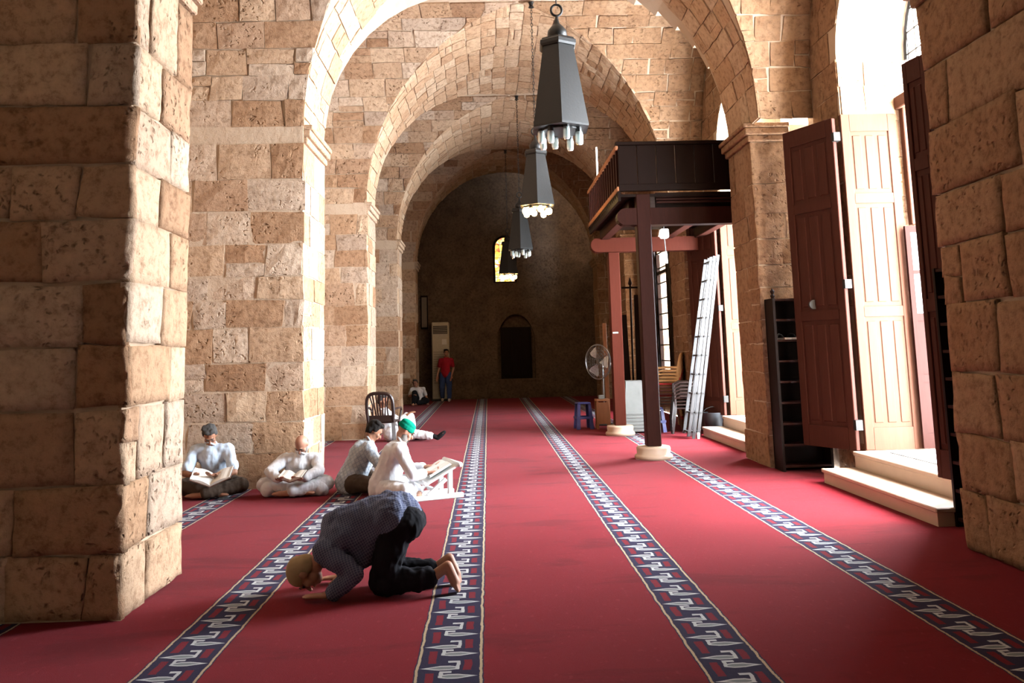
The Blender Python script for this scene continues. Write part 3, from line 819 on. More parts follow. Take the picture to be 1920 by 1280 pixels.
def stool(name, mat, loc, rz, w, h, label, group=None, parts=True):
    root = empty(name, loc, rz); a, bt = w / 2, w / 2 * 1.28
    MB().box((-a, -a, h - .035), (a, a, h), bev=.012).build('seat', mat, root)
    for sx_ in (-1, 1):
        for sy in (-1, 1):
            q = MB(); p = [(sx_ * (a - .0), sy * (a - .0)), (sx_ * (a - .055), sy * a), (sx_ * (a - .055), sy * (a - .02)), (sx_ * (a - .02), sy * (a - .02)), (sx_ * (a - .02), sy * (a - .055)), (sx_ * a, sy * (a - .055))]
            k = bt / a; n = 6
            vs = [(x * k, y * k, 0) for x, y in p] + [(x, y, h - .03) for x, y in p]
            q.add(vs, [tuple(range(n)), tuple(range(2 * n - 1, n - 1, -1))] + [(i, (i + 1) % n, n + (i + 1) % n, n + i) for i in range(n)]); q.build('leg', mat, root)
    zr = h * .38; k = a + (bt - a) * .62
    for s_ in (-1, 1):
        MB().box((-k, s_ * k - .012, zr), (k, s_ * k + .012, zr + .045)).build('stretcher', mat, root)
        MB().box((s_ * k - .012, -k, zr), (s_ * k + .012, k, zr + .045)).build('stretcher', mat, root)
    return tag(root, label, 'stool', group)
BLUE = simple('blue_plastic', (.035, .04, .16), .45)
stool('plastic_stool', BLUE, (1.80, 16.1, 0), .1, .26, .5, 'blue plastic stool standing alone on the open carpet')
stool('plastic_stool', BLUE, (2.96, 15.1, 0), .2, .27, .44, 'blue plastic stool in the shade beside the chair stack, behind the near post')
WHP = simple('white_plastic', (.2, .21, .2), .4)
def low_stool(loc, label):
    root = empty('white_stool', loc); w0, w1, h = .31, .40, .62
    # closed tapering sides with a hand hole, open bottom
    for s_, ax in ((-1, 'y'), (1, 'y'), (-1, 'x'), (1, 'x')):
        q = MB()
        def V(u, z, o_):
            k = w1 / 2 + (w0 / 2 - w1 / 2) * z / h; x, y = u * k, s_ * (k - o_)
            return (x, y, z) if ax == 'y' else (y, x, z)
        us = [-1, -.45, .45, 1]; zs_ = [0.05, .34, .46, h]
        vs = []; fs = []
        for o_ in (0, .012):
            for z in zs_:
                for u in us: vs.append(V(u, z, o_))
        for lay_ in (0, 16):
            for j in range(3):
                for i in range(3):
                    if i == 1 and j == 1: continue
                    fs.append((lay_ + j * 4 + i, lay_ + j * 4 + i + 1, lay_ + j * 4 + i + 5, lay_ + j * 4 + i + 4))
        q.add(vs, fs); q.build('side', WHP, root)
    MB().box((-w0 / 2 - .005, -w0 / 2 - .005, h - .02), (w0 / 2 + .005, w0 / 2 + .005, h), bev=.008).build('seat', WHP, root)
    MB().box((-w1 / 2 - .012, -w1 / 2 - .012, .03), (w1 / 2 + .012, w1 / 2 + .012, .06)).build('rim', WHP, root)
    return tag(root, label, 'stool', 'stack of white plastic stools')
ORD = ['bottom', 'second from bottom', 'third from bottom', 'fourth from bottom', 'second from top', 'topmost']
for k in range(6): low_stool((2.62, 15.16, .0 + k * .06), 'white plastic stool, %s of the white stack beside the gallery post' % ORD[k])

def plastic_chair(mat, name='plastic_chair'):
    """monobloc chair facing +y local"""
    root = empty(name)
    MB().box((-.22, -.2, .415), (.22, .23, .445), bev=.012).build('seat', mat, root)
    for sx_ in (-1, 1):
        MB().bar((sx_ * .21, .2, .43), (sx_ * .25, .27, 0), .05, .035).build('leg', mat, root)
        MB().bar((sx_ * .2, -.19, .43), (sx_ * .245, -.29, 0), .05, .035).build('leg', mat, root)
        MB().tube([(sx_ * .215, .2, .43), (sx_ * .25, .2, .6), (sx_ * .26, .1, .645), (sx_ * .255, -.1, .645), (sx_ * .22, -.24, .64)], .019, 6).build('armrest', mat, root)
    bk = MB(); n = 14; arc = []
    for k in range(n + 1):
        f_ = k / n; a = math.pi * f_; x = -math.copysign(.215 * abs(math.cos(a)) ** .55, math.cos(a)); z = .6 + .295 * max(0, math.sin(a)) ** .5
        arc.append((x, -.2 - .12 * (z - .43) / .47, z))
    arc = [(-.2, -.2, .43)] + arc + [(.2, -.2, .43)]
    bk.tube(arc, .028, 6)
    bk.box((-.2, -.225, .44), (.2, -.195, .54)); bk.build('back_frame', mat, root)
    for k in range(5):
        x = (k - 2) * .045; MB().bar((x * .8, -.213, .53), (x * 1.2, -.315, .885 - abs(k - 2) * .006), .02, .012).build('back_slat', mat, root)
    for s_ in (-1, 1): MB().tube([(s_ * .125, -.213, .53), (s_ * .115, -.26, .7), (s_ * .155, -.31, .86)], .013, 5).build('back_slat', mat, root)
    return root
BRN = simple('brown_plastic', (.016, .0065, .0045), .45); TANP = simple('tan_plastic', (.5, .3, .13), .45); REDP = simple('red_plastic', (.35, .02, .02), .45); BRN2 = simple('red_brown_plastic', (.13, .045, .03), .45)
ch = plastic_chair(BRN); ch.location = (-1.72, 13.75, 0); ch.rotation_euler = (0, 0, R(-6))
tag(ch, 'single dark brown plastic armchair seen from behind, by the pillar', 'chair')
seq = [BRN2] * 3 + [REDP] + [TANP] * 5
for k, mt in enumerate(seq):
    c_ = plastic_chair(mt); c_.location = (3.36, 15.75, k * .06); c_.rotation_euler = (0, 0, R(70))
    nm = 'red brown' if mt is BRN2 else 'red' if mt is REDP else 'tan'
    pos = 'only red one in the mixed stack' if mt is REDP else '%s of the %s ones in the mixed stack' % (['lowest', 'second', 'third', 'fourth', 'topmost'][k if k < 3 else k - 4], nm)
    tag(c_, '%s plastic chair, %s' % (nm, pos), 'chair', 'mixed stack of plastic chairs')
for k in range(5):
    c_ = plastic_chair(BRN); c_.location = (3.5, 14.86, k * .06); c_.rotation_euler = (0, 0, R(80))
    tag(c_, 'dark brown plastic chair in the shaded stack beside the ladder, %s' % ['lowest', 'second up', 'third up', 'fourth up', 'topmost'][k], 'chair', 'dark stack of plastic chairs')

# pedestal fan
CHR = simple('fan_chrome', (.22, .22, .22), .3, .8); FBL = NT('fan_blade').done((.45, .48, .5), .25, trans=.6)
fan = empty('pedestal_fan', (2.30, 16.75, 0), R(-52))
MB().lathe([(.2, 0), (.2, .02), (.05, .05), (.02, .07)], 20).build('base', IRON, fan); MB().tube([(0, 0, .06), (0, 0, 1.2)], .014, 8).build('pole', CHR, fan)
MB().tube([(0, .1, 1.25), (0, -.06, 1.25)], [.05, .06], 10).build('motor', IRON, fan)
g = MB()
for sgn, yo in ((-1, -.2), (1, -.06)):
    for rr_ in (.1, .16, .22, .28, .335): g.tube([(rr_ * math.cos(a), yo + .04 * (rr_ / .335) ** 2 * -sgn, 1.25 + rr_ * math.sin(a)) for a in [2 * math.pi * k / 24 for k in range(24)]], .003, 4, closed=True)
    for k in range(24):
        a = 2 * math.pi * k / 24; g.tube([(.04 * math.cos(a), yo, 1.25 + .04 * math.sin(a)), (.2 * math.cos(a), yo - sgn * .014, 1.25 + .2 * math.sin(a)), (.34 * math.cos(a), yo - sgn * .045, 1.25 + .34 * math.sin(a))], .0022, 4)
g.tube([(.345 * math.cos(a), -.13, 1.25 + .345 * math.sin(a)) for a in [2 * math.pi * k / 32 for k in range(32)]], .011, 6, closed=True)
g.build('grille', CHR, fan)
for k in range(3):
    vs = []; n = 8
    for i in range(n + 1):
        rr_ = .05 + .25 * i / n; wd = .35 + .75 * math.sin(math.pi * (i / n) * .75)
        for s_ in (-1, 1):
            a = 2 * math.pi * k / 3 + s_ * wd * .45; vs.append((rr_ * math.cos(a), -.13 + s_ * .02, 1.25 + rr_ * math.sin(a)))
    MB().add(vs, [(2 * i, 2 * i + 1, 2 * i + 3, 2 * i + 2) for i in range(n)]).build('blade', FBL, fan)
tag(fan, 'metal pedestal fan with round wire grille behind the gallery post', 'fan')
cb = empty('wooden_stand', (2.16, 16.0, 0))
MB().box((-.13, -.14, .52), (.13, .14, .56), bev=.006).build('top', W_WARM, cb)
for sx_ in (-1, 1):
    for sy in (-1, 1): MB().box((sx_ * .11 - .018, sy * .12 - .018, 0), (sx_ * .11 + .018, sy * .12 + .018, .52)).build('leg', W_WARM, cb)
MB().box((-.1, -.13, .1), (.1, -.115, .5)).build('side_panel', W_WARM, cb)
tag(cb, 'small wooden stand beside the stone base of the far gallery post', 'stand')
kb = empty('white_box', (2.14, 15.98, .56)); MB().box((-.05, -.05, 0), (.05, .05, .07), bev=.008).build('body', WHP, kb); MB().box((-.053, -.053, .05), (.053, .053, .06)).build('lid', WHP, kb)
tag(kb, 'small white box on top of the wooden stand', 'box')
# dark pole with crosspiece, planks leaning in the corner
po = empty('standard_pole', (3.02, 17.45, 0)); MB().tube([(0, 0, 0), (.03, 0, 2.85)], .022, 8).build('pole', W_DARK, po)
MB().bar((-.16, 0, 2.78), (.2, 0, 2.78), .04).build('crosspiece', W_DARK, po); MB().lathe([(.03, 0), (.045, .04), (.008, .16)], 8, (.03, 0, 2.83)).build('spear_tip', W_DARK, po); MB().lathe([(.14, 0), (.14, .04), (.03, .06)], 12).build('foot', W_DARK, po)
tag(po, 'dark wooden pole with a crosspiece standing beyond the white stools', 'pole')
for k, (x, y, h_, tx, lb, mt) in enumerate(((2.85, 17.2, 2.2, 2.82, 'tall dark board leaning beside the pole with the crosspiece', W_DARK), (3.1, 17.0, 2.6, 3.16, 'tall black board between the near post and the window', W_DARK), (2.50, 17.6, 2.05, 2.5, 'light wooden board upright behind the fan', W_WARM))):
    o = MB().bar((x, y, 0), (tx, y + .12, h_), .2 if k < 2 else .08, .04, up=(0, 1, 0), bev=.006).build('wooden_board', mt); tag(o, lb, 'board')
pl = empty('pendant_light', (2.92, 13.3, 0))
EMW = NT('white_shade').done((.85, .85, .82), .4, emit=(1, .97, .9), es=.8)
MB().tube([(0, 0, 3.62), (0, 0, 3.42)], .006, 5).build('cord', WHP, pl); MB().box((-.065, -.065, 3.27), (.065, .065, 3.42), bev=.015).build('box', EMW, pl)
MB().tube([(0, 0, 3.27), (.012, 0, 3.03)], .008, 5).build('stem', WHP, pl); MB().tube([(.012, 0, 3.05), (.016, 0, 2.86)], [.018, .022], 8).build('bulb', EMW, pl)
tag(pl, 'small white box lamp hanging under the gallery floor', 'lamp')
tb = empty('tube_light', (2.05, 14.62, 4.36)); MB().tube([(0, 0, .03), (0, 0, .78)], .016, 8).build('tube', EMW, tb); MB().box((-.03, -.03, 0), (.03, .03, .04)).build('holder', WHP, tb)
tag(tb, 'upright white tube lamp on the far corner of the gallery railing', 'lamp')
bk_ = empty('grey_bucket', (3.86, 14.42, 0)); MB().lathe([(.13, 0), (.17, .36), (.18, .37), (.155, .37), (.12, .02)], 16).build('pail', simple('bucket_grey', (.02, .022, .028), .6), bk_, True)
MB().tube([(.17 * math.cos(a), 0, .36 + .1 * math.sin(a)) for a in [math.pi * k / 10 for k in range(11)]], .005, 5).build('handle', IRON, bk_)
tag(bk_, 'dark grey bucket on the floor behind the ladder foot', 'bucket')
# ------------------------------------------------------------------ people
def _sphere(c, r, n=10, m_=7, M=None):
    vs = []; fs = []
    for j in range(1, m_):
        th = math.pi * j / m_
        for i in range(n):
            ph = 2 * math.pi * i / n; vs.append(Vector((r[0] * math.sin(th) * math.cos(ph), r[1] * math.sin(th) * math.sin(ph), r[2] * math.cos(th))))
    vs += [Vector((0, 0, r[2])), Vector((0, 0, -r[2]))]; t_, b_ = len(vs) - 2, len(vs) - 1
    for j in range(m_ - 2):
        for i in range(n): fs.append((j * n + i, (j + 1) * n + i, (j + 1) * n + (i + 1) % n, j * n + (i + 1) % n))
    for i in range(n):
        fs.append((t_, i, (i + 1) % n)); fs.append((b_, (m_ - 2) * n + (i + 1) % n, (m_ - 2) * n + i))
    return [(M @ v if M else v) + Vector(c) for v in vs], fs
def _capsule(p, r, q, s, n=12):
    p, q = Vector(p), Vector(q); d = q - p; L = d.length
    if L < 1e-5: return _sphere(p, (r, r, r), n)
    d.normalize(); x = d.orthogonal().normalized(); y = d.cross(x); prof = []
    for k in range(1, 5): a = math.pi / 2 * k / 4; prof.append((-r * math.cos(a), r * math.sin(a)))
    for k in range(0, 4): a = math.pi / 2 * k / 4; prof.append((L + s * math.sin(a), s * math.cos(a)))
    vs = [p - d * r]
    for h, rr_ in prof:
        for k in range(n): a = 2 * math.pi * k / n; vs.append(p + d * h + rr_ * (math.cos(a) * x + math.sin(a) * y))
    vs.append(q + d * s); e = len(vs) - 1; fs = []
    for k in range(n): fs.append((0, 1 + (k + 1) % n, 1 + k))
    for i in range(len(prof) - 1):
        for k in range(n): fs.append((1 + i * n + k, 1 + i * n + (k + 1) % n, 1 + (i + 1) * n + (k + 1) % n, 1 + (i + 1) * n + k))
    for k in range(n): fs.append((e, 1 + (len(prof) - 1) * n + k, 1 + (len(prof) - 1) * n + (k + 1) % n))
    return vs, fs
def blob(name, prims, vox, mat, parent, smooth=4, wrinkle=0.0, floor=None, wf=19.0):
    V = []; F = []
    for q in prims:
        vs, fs = _capsule(*q[1:]) if q[0] == 'c' else _sphere(q[1], q[2], 16, 12, q[3] if len(q) > 3 else None)
        n = len(V); V += vs; F += [tuple(i + n for i in f) for f in fs]
    me = bpy.data.meshes.new('tmp'); me.from_pydata([tuple(v) for v in V], [], F); me.update()
    o = bpy.data.objects.new('tmp', me); COL.objects.link(o)
    rm = o.modifiers.new('r', 'REMESH'); rm.mode = 'VOXEL'; rm.voxel_size = vox
    if smooth: sm = o.modifiers.new('s', 'SMOOTH'); sm.iterations = smooth; sm.factor = .5
    dg = bpy.context.evaluated_depsgraph_get(); dg.update()
    res = bpy.data.meshes.new_from_object(o.evaluated_get(dg), depsgraph=dg)
    bpy.data.objects.remove(o); bpy.data.meshes.remove(me)
    if wrinkle:
        nv = [v.normal.copy() for v in res.vertices]
        for v, nn in zip(res.vertices, nv):
            c = v.co
            w_ = noise.noise(Vector((c.x * wf, c.y * wf, c.z * wf * .55))) + .6 * abs(noise.noise(Vector((c.x * wf * 1.9 + 5, c.y * wf * 1.9, c.z * wf * .9))))
            v.co = c + nn * w_ * wrinkle
    if floor is not None:
        for v in res.vertices:
            if v.co.z < floor: v.co.z = floor
    res.name = name; res.materials.clear(); res.materials.append(mat)
    res.polygons.foreach_set('use_smooth', [True] * len(res.polygons)); res.update()
    ob = bpy.data.objects.new(name, res); COL.objects.link(ob)
    if parent: ob.parent = parent
    return ob

def cloth(name, col, var=.1, check=None, rough=.9):
    t = NT(name); p = t.objc(); c = t.mix(t.noise(p, 7, 4), (col[0] * (1 - var), col[1] * (1 - var), col[2] * (1 - var), 1), (min(1, col[0] * (1 + var)), min(1, col[1] * (1 + var)), min(1, col[2] * (1 + var)), 1))
    if check:
        sc, cc, wd = check; s3 = t.n('ShaderNodeSeparateXYZ'); t.put(s3.inputs[0], p)
        a = t.ma('ADD', s3.outputs[0], t.ma('MULTIPLY', s3.outputs[2], .45)); b_ = t.ma('ADD', s3.outputs[2], t.ma('MULTIPLY', s3.outputs[0], -.55)); b_ = t.ma('ADD', b_, t.ma('MULTIPLY', s3.outputs[1], .5))
        l1 = t.ma('LESS_THAN', t.ma('FRACT', t.ma('MULTIPLY', a, sc)), wd); l2 = t.ma('LESS_THAN', t.ma('FRACT', t.ma('MULTIPLY', b_, sc)), wd)
        c = t.mix(t.ma('MULTIPLY', t.ma('MAXIMUM', l1, l2), .65), c, (*cc, 1))
    t.bump(t.noise(p, 55, 3), .25, .004)
    return t.done(c, rough, spec=.1)
def skin_mat(name, col):
    t = NT(name); p = t.objc(); n_ = t.noise(p, 18, 4)
    m_ = t.done(t.mix(n_, (col[0] * .85, col[1] * .8, col[2] * .78, 1), (*col, 1)), .5, spec=.35)
    t.b.inputs['Subsurface Weight'].default_value = .08; t.b.inputs['Subsurface Radius'].default_value = (.02, .008, .004)
    return m_
SK1 = skin_mat('skin_tan', (.32, .15, .085)); SK2 = skin_mat('skin_light', (.38, .19, .125)); SK3 = skin_mat('skin_brown', (.23, .105, .06))
HAIRG = cloth('hair_grey', (.045, .042, .04), .5); HAIRB = cloth('hair_black', (.012, .01, .009), .3); BEARDG = cloth('beard_grey', (.2, .18, .16), .3)
EYE = simple('eye_dark', (.02, .015, .012), .3)

def frame(f, u):
    f = Vector(f).normalized(); u = Vector(u); r = f.cross(u).normalized(); u = r.cross(f)
    return r, f, u, Matrix(((r.x, f.x, u.x), (r.y, f.y, u.y), (r.z, f.z, u.z)))
def head_prims(H, f, u, k=1.0):
    r, f, u, M = frame(f, u); H = Vector(H); P = lambda a, b, c: H + (r * a + f * b + u * c) * k
    M4 = M.to_4x4()
    def el(c, rad): return ('e', c, tuple(x * k for x in rad), M4)
    out = [el(P(0, -.012, .022), (.072, .09, .088)), el(P(0, .022, -.045), (.055, .06, .062)), ('c', P(0, .045, -.085), .026 * k, P(0, .055, -.08), .022 * k),
           ('c', P(0, .083, .012), .010 * k, P(0, .105, -.024), .014 * k), ('c', P(-.03, .079, .03), .012 * k, P(.03, .079, .03), .012 * k),
           ('c', P(-.018, .083, -.055), .009 * k, P(.018, .083, -.055), .009 * k), el(P(-.074, -.008, .0), (.012, .022, .033)), el(P(.074, -.008, .0), (.012, .022, .033)),
           el(P(-.04, .055, -.02), (.025, .025, .025)), el(P(.04, .055, -.02), (.025, .025, .025))]
    return out, P, el
def hand_prims(W, d, n, side, k=1.0, curl=.5):
    """W wrist, d along the fingers, n the way the palm faces, side = direction of the thumb"""
    W, d, n, s = Vector(W), Vector(d).normalized(), Vector(n).normalized(), Vector(side).normalized(); out = []
    out += [('c', W, .022 * k, W + d * .03 * k, .026 * k)]
    for i, (o_, L) in enumerate(((.03, .078), (.01, .086), (-.01, .08), (-.03, .062))):
        b0 = W + (d * .025 + s * o_ * .8) * k; b1 = W + (d * .088 + s * o_) * k
        out.append(('c', b0, .014 * k, b1, .0115 * k))
        c = curl; p1 = b1 + (d * math.cos(c * .5) + n * math.sin(c * .5)) * L * .45 * k; p2 = p1 + (d * math.cos(c * 1.3) + n * math.sin(c * 1.3)) * L * .35 * k
        p3 = p2 + (d * math.cos(c * 1.9) + n * math.sin(c * 1.9)) * L * .22 * k
        out += [('c', b1, .0105 * k, p1, .0095 * k), ('c', p1, .0095 * k, p2, .0088 * k), ('c', p2, .0088 * k, p3, .0075 * k)]
    t0 = W + (d * .025 + s * .022) * k; t1 = t0 + (d * .03 + s * .035 + n * .008) * k; t2 = t1 + (d * .03 + s * .012 + n * .012) * k
    out += [('c', t0, .015 * k, t1, .0115 * k), ('c', t1, .0115 * k, t2, .009 * k)]
    return out
def lerp(a, b, f): return Vector(a).lerp(Vector(b), f)

def person(J, label, skin, shirt, pants, vox=.009, k=.93, sleeve=.6, leg=1.0, hair=None, beard=None, foot=None, wr=.012, robe=False, extra_shirt=(), extra_pants=(), hcurl=.5, hairstyle='short', floor=.004, sleeve_r=1.0, torso_r=1.0, base=None):
    V = {a: Vector(b) for a, b in J.items() if a not in ('hn',)}
    H, ff, fu = V['head'], V['face'], V['crown']
    hp, P, el = head_prims(H, ff, fu, k)
    body = list(hp)
    ch, pv, nk = V['chest'], V['pelvis'], V['neck']
    across = (V['shr'] - V['shl']).normalized()
    body += [('c', nk, .055 * k, P(0, -.03, -.06), .052 * k), ('c', pv, .125 * k, lerp(pv, ch, .5), .105 * k), ('c', lerp(pv, ch, .5), .105 * k, ch, .12 * k)]
    body += [('c', ch - across * .07 * k, .095 * k, ch + across * .07 * k, .095 * k), ('c', V['shl'], .058 * k, V['shr'], .058 * k), ('c', ch, .09 * k, nk, .06 * k)]
    sh_pr = [('c', pv, .158 * k * torso_r, lerp(pv, ch, .5), .142 * k * torso_r), ('c', lerp(pv, ch, .5), .142 * k * torso_r, ch, .148 * k * torso_r), ('c', ch - across * .07 * k, .118 * k, ch + across * .07 * k, .118 * k),
             ('c', V['shl'], .076 * k, V['shr'], .076 * k), ('c', ch, .12 * k, lerp(ch, nk, .8), .072 * k), ('c', lerp(ch, nk, .7), .068 * k, lerp(ch, nk, .96), .058 * k)]
    pa_pr = [('c', pv, .15 * k, lerp(pv, ch, .22), .142 * k)]
    for s in 'lr':
        sh, e, w_ = V['sh' + s], V['el' + s], V['wr' + s]
        body += [('c', sh, .052 * k, e, .04 * k), ('c', e, .04 * k, lerp(e, w_, .3), .039 * k), ('c', lerp(e, w_, .3), .039 * k, w_, .026 * k)]
        hd = J['hn'][s] if 'hn' in J and s in J['hn'] else None
        d = Vector(hd[0]) if hd else (w_ - e); n_ = Vector(hd[1]) if hd else Vector((0, 0, -1)); sd = Vector(hd[2]) if hd else d.cross(n_)
        body += hand_prims(w_, d, n_, sd, k, hcurl)
        r1, r2 = .067 * k * sleeve_r, .056 * k * sleeve_r
        if sleeve <= .5: sh_pr.append(('c', sh, r1, lerp(sh, e, sleeve * 2 - .06), r1 * .98))
        else:
            sh_pr += [('c', sh, r1, e, r2), ('c', e, r2, lerp(e, w_, (sleeve - .5) * 2 - .05), r2 * .86)]
        hp_, kn, an, toe = V['hip' + s], V['kn' + s], V['an' + s], V['toe' + s]
        body += [('c', hp_, .09 * k, kn, .06 * k), ('c', kn, .06 * k, lerp(kn, an, .3), .058 * k), ('c', lerp(kn, an, .3), .058 * k, an, .036 * k)]
        heel = V.get('heel' + s, an + Vector((0, 0, -.03)))
        body += [('c', an, .036 * k, heel, .034 * k), ('c', heel, .034 * k, lerp(heel, toe, .7), .034 * k), ('c', lerp(heel, toe, .7), .032 * k, toe, .02 * k)]
        acr = (toe - an).cross(Vector((0, 0, 1))) if abs((toe - an).normalized().z) < .9 else Vector((0, 1, 0))
        acr = acr.normalized()
        td = (toe - heel).normalized()
        for q in range(5):
            o_ = (q - 2) * .015 * k; L = (.03 - abs(q - 1) * .004) * k
            body.append(('c', lerp(heel, toe, .8) + acr * o_, .013 * k, toe + acr * o_ + td * L * .4, .009 * k))
        pa_pr += [('c', hp_, .118 * k, kn, .088 * k), ('c', kn, .088 * k, lerp(kn, an, .5 * leg), .08 * k), ('c', lerp(kn, an, .5 * leg), .08 * k, lerp(kn, an, leg * .94), .068 * k)]
        if foot:
            fm, hi = foot
    bo = blob('person', body, vox, skin, None, 3, floor=floor)
    if shirt: blob('robe' if robe else 'shirt', sh_pr + list(extra_shirt), vox * 1.1, shirt, bo, 5, wr, floor)
    if pants: blob('trousers', pa_pr + list(extra_pants), vox * 1.1, pants, bo, 5, wr, floor)
    if foot:
        fm, hi = foot
        for s in hi:
            an, toe = V['an' + s], V['toe' + s]; heel = V.get('heel' + s, an + Vector((0, 0, -.03)))
            blob('shoe' if foot[0] is not SOCK else 'sock', [('c', lerp(V['kn' + s], an, .8), .047 * k, an, .045 * k), ('c', an, .045 * k, heel, .044 * k), ('c', heel, .045 * k, lerp(heel, toe, .7), .046 * k), ('c', lerp(heel, toe, .7), .046 * k, toe + (toe - heel).normalized() * .02, .034 * k)], vox, fm, bo, 4, 0, floor)
    if hair:
        if hairstyle == 'short':
            hs = [el(P(0, -.034, .05), (.081, .086, .082)), el(P(.02, .028, .098), (.045, .036, .026)), el(P(-.03, .02, .1), (.042, .036, .026)), el(P(-.01, .045, .09), (.022, .02, .016)), el(P(0, -.058, -.005), (.07, .055, .072)), el(P(.07, -.012, .03), (.018, .03, .045)), el(P(-.07, -.012, .03), (.018, .03, .045)), el(P(.05, -.03, .1), (.04, .05, .03))]
        elif hairstyle == 'cap':
            hs = [el(P(0, -.022, .05), (.089, .104, .05)), el(P(0, -.022, .085), (.082, .096, .045)), el(P(0, -.02, .03), (.09, .105, .03))]
        elif hairstyle == 'rim':
            hs = [el(P(0, -.07, -.015), (.066, .032, .05)), el(P(-.066, -.035, -.01), (.018, .04, .035)), el(P(.066, -.035, -.01), (.018, .04, .035))]
        else:
            hs = [el(P(0, -.02, .045), (.084, .1, .082)), el(P(0, -.05, .0), (.08, .075, .08))]
        blob('cap' if hairstyle == 'cap' or hairstyle == 'skullcap' else 'hair', hs, vox * .8, hair, bo, 2, .006 if hairstyle == 'short' else 0, wf=38)
    if beard:
        blob('beard', [el(P(0, .045, -.085), (.045, .035, .045)), el(P(-.045, .02, -.06), (.022, .04, .045)), el(P(.045, .02, -.06), (.022, .04, .045)), el(P(0, .06, -.12), (.028, .024, .04))], vox * .8, beard, bo, 2, .004, wf=60)
    if shirt:
        rn, fn, un, _ = frame(ff if abs(Vector(ff).normalized().dot((P(0, -.03, -.06) - nk).normalized())) < .9 else (1, 0, 0), (P(0, -.03, -.06) - nk).normalized())
        ring = [lerp(nk, P(0, -.03, -.06), .08) + (rn * math.cos(a) + fn * math.sin(a)) * .07 * k - un * .022 * math.sin(a) for a in [2 * math.pi * q / 14 + math.pi / 2 + .3 for q in range(13)]]
        cb_ = MB().tube(ring, .011 * k, 6).build('collar', shirt, bo, True)
    ey = MB()
    for s_ in (-1, 1):
        vs, fs = _sphere(P(s_ * .031, .079, .014), (.011 * k, .011 * k, .008 * k), 8, 6); ey.add(vs, fs)
    ey.build('eyes', EYE, bo, True)
    br = MB()
    for s_ in (-1, 1): vs, fs = _capsule(P(s_ * .016, .09, .036), .005 * k, P(s_ * .046, .078, .038), .004 * k, 6); br.add(vs, fs)
    br.build('eyebrows', hair if hair and hairstyle == 'short' else HAIRG, bo, True)
    # put the origin at the base of the figure
    b_ = Vector(base) if base else Vector((pv.x, pv.y, 0))
    for ob in [bo] + list(bo.children):
        ob.data.transform(Matrix.Translation(-b_))
    bo.location = b_
    return tag(bo, label, 'person')

SOCK = cloth('black_sock', (.012, .011, .012), .2)
WHITE = cloth('white_cotton', (.56, .56, .58), .05); PALE = cloth('pale_blue_cotton', (.42, .5, .6), .05)
BLACKC = cloth('black_cloth', (.01, .01, .013), .3); BROWNC = cloth('dark_brown_cloth', (.05, .035, .026), .3)
CHECK = cloth('blue_check', (.06, .07, .125), .12, (58, (.2, .22, .29), .24)); PLAID = cloth('grey_plaid', (.36, .39, .42), .1, (22, (.2, .24, .28), .22))
REDC = cloth('red_cotton', (.3, .012, .025), .12); JEAN = cloth('blue_denim', (.035, .06, .16), .25); GREEN = cloth('green_felt', (.0, .16, .1), .12); CREAM = cloth('cream_knit', (.32, .23, .13), .1)
SHOEW = cloth('white_canvas', (.6, .55, .52), .1)

# 1. the man bowing down in prayer
y = 5.56
person(dict(head=(-1.20, y, .125), face=(.1, 0, -1), crown=(-1, 0, -.12), neck=(-1.10, y, .235), chest=(-.955, y, .355), pelvis=(-.615, y, .455),
    shl=(-1.05, y + .155, .29), shr=(-1.05, y - .155, .29), ell=(-.86, y + .27, .15), elr=(-.86, y - .2, .16), wrl=(-1.0, y + .24, .035), wrr=(-1.01, y - .19, .036),
    hipl=(-.60, y + .09, .44), hipr=(-.60, y - .09, .44), knl=(-.70, y + .11, .085), knr=(-.70, y - .11, .085), anl=(-.385, y + .1, .10), anr=(-.385, y - .1, .10),
    heell=(-.285, y + .1, .165), heelr=(-.285, y - .1, .165), toel=(-.222, y + .1, .022), toer=(-.222, y - .1, .022),
    hn=dict(l=((-1, -.1, 0), (0, 0, -1), (0, -1, 0)), r=((-1, .05, 0), (0, 0, -1), (0, 1, 0)))),
    'man in blue checked shirt bowing in prayer with his forehead on the carpet', SK2, CHECK, BLACKC, vox=.007, k=.97, sleeve=.93, leg=.98, hair=CREAM, hairstyle='skullcap', wr=.014, hcurl=.08,
    sleeve_r=1.12, torso_r=1.08, extra_shirt=[('c', (-.97, y, .40), .135, (-.64, y, .475), .15), ('c', (-.64, y - .08, .47), .135, (-.64, y + .08, .47), .135), ('c', (-.8, y, .36), .15, (-.85, y, .25), .11)], extra_pants=[('c', (-.555, y - .08, .43), .12, (-.555, y + .08, .43), .12)], base=(-.7, y, 0))

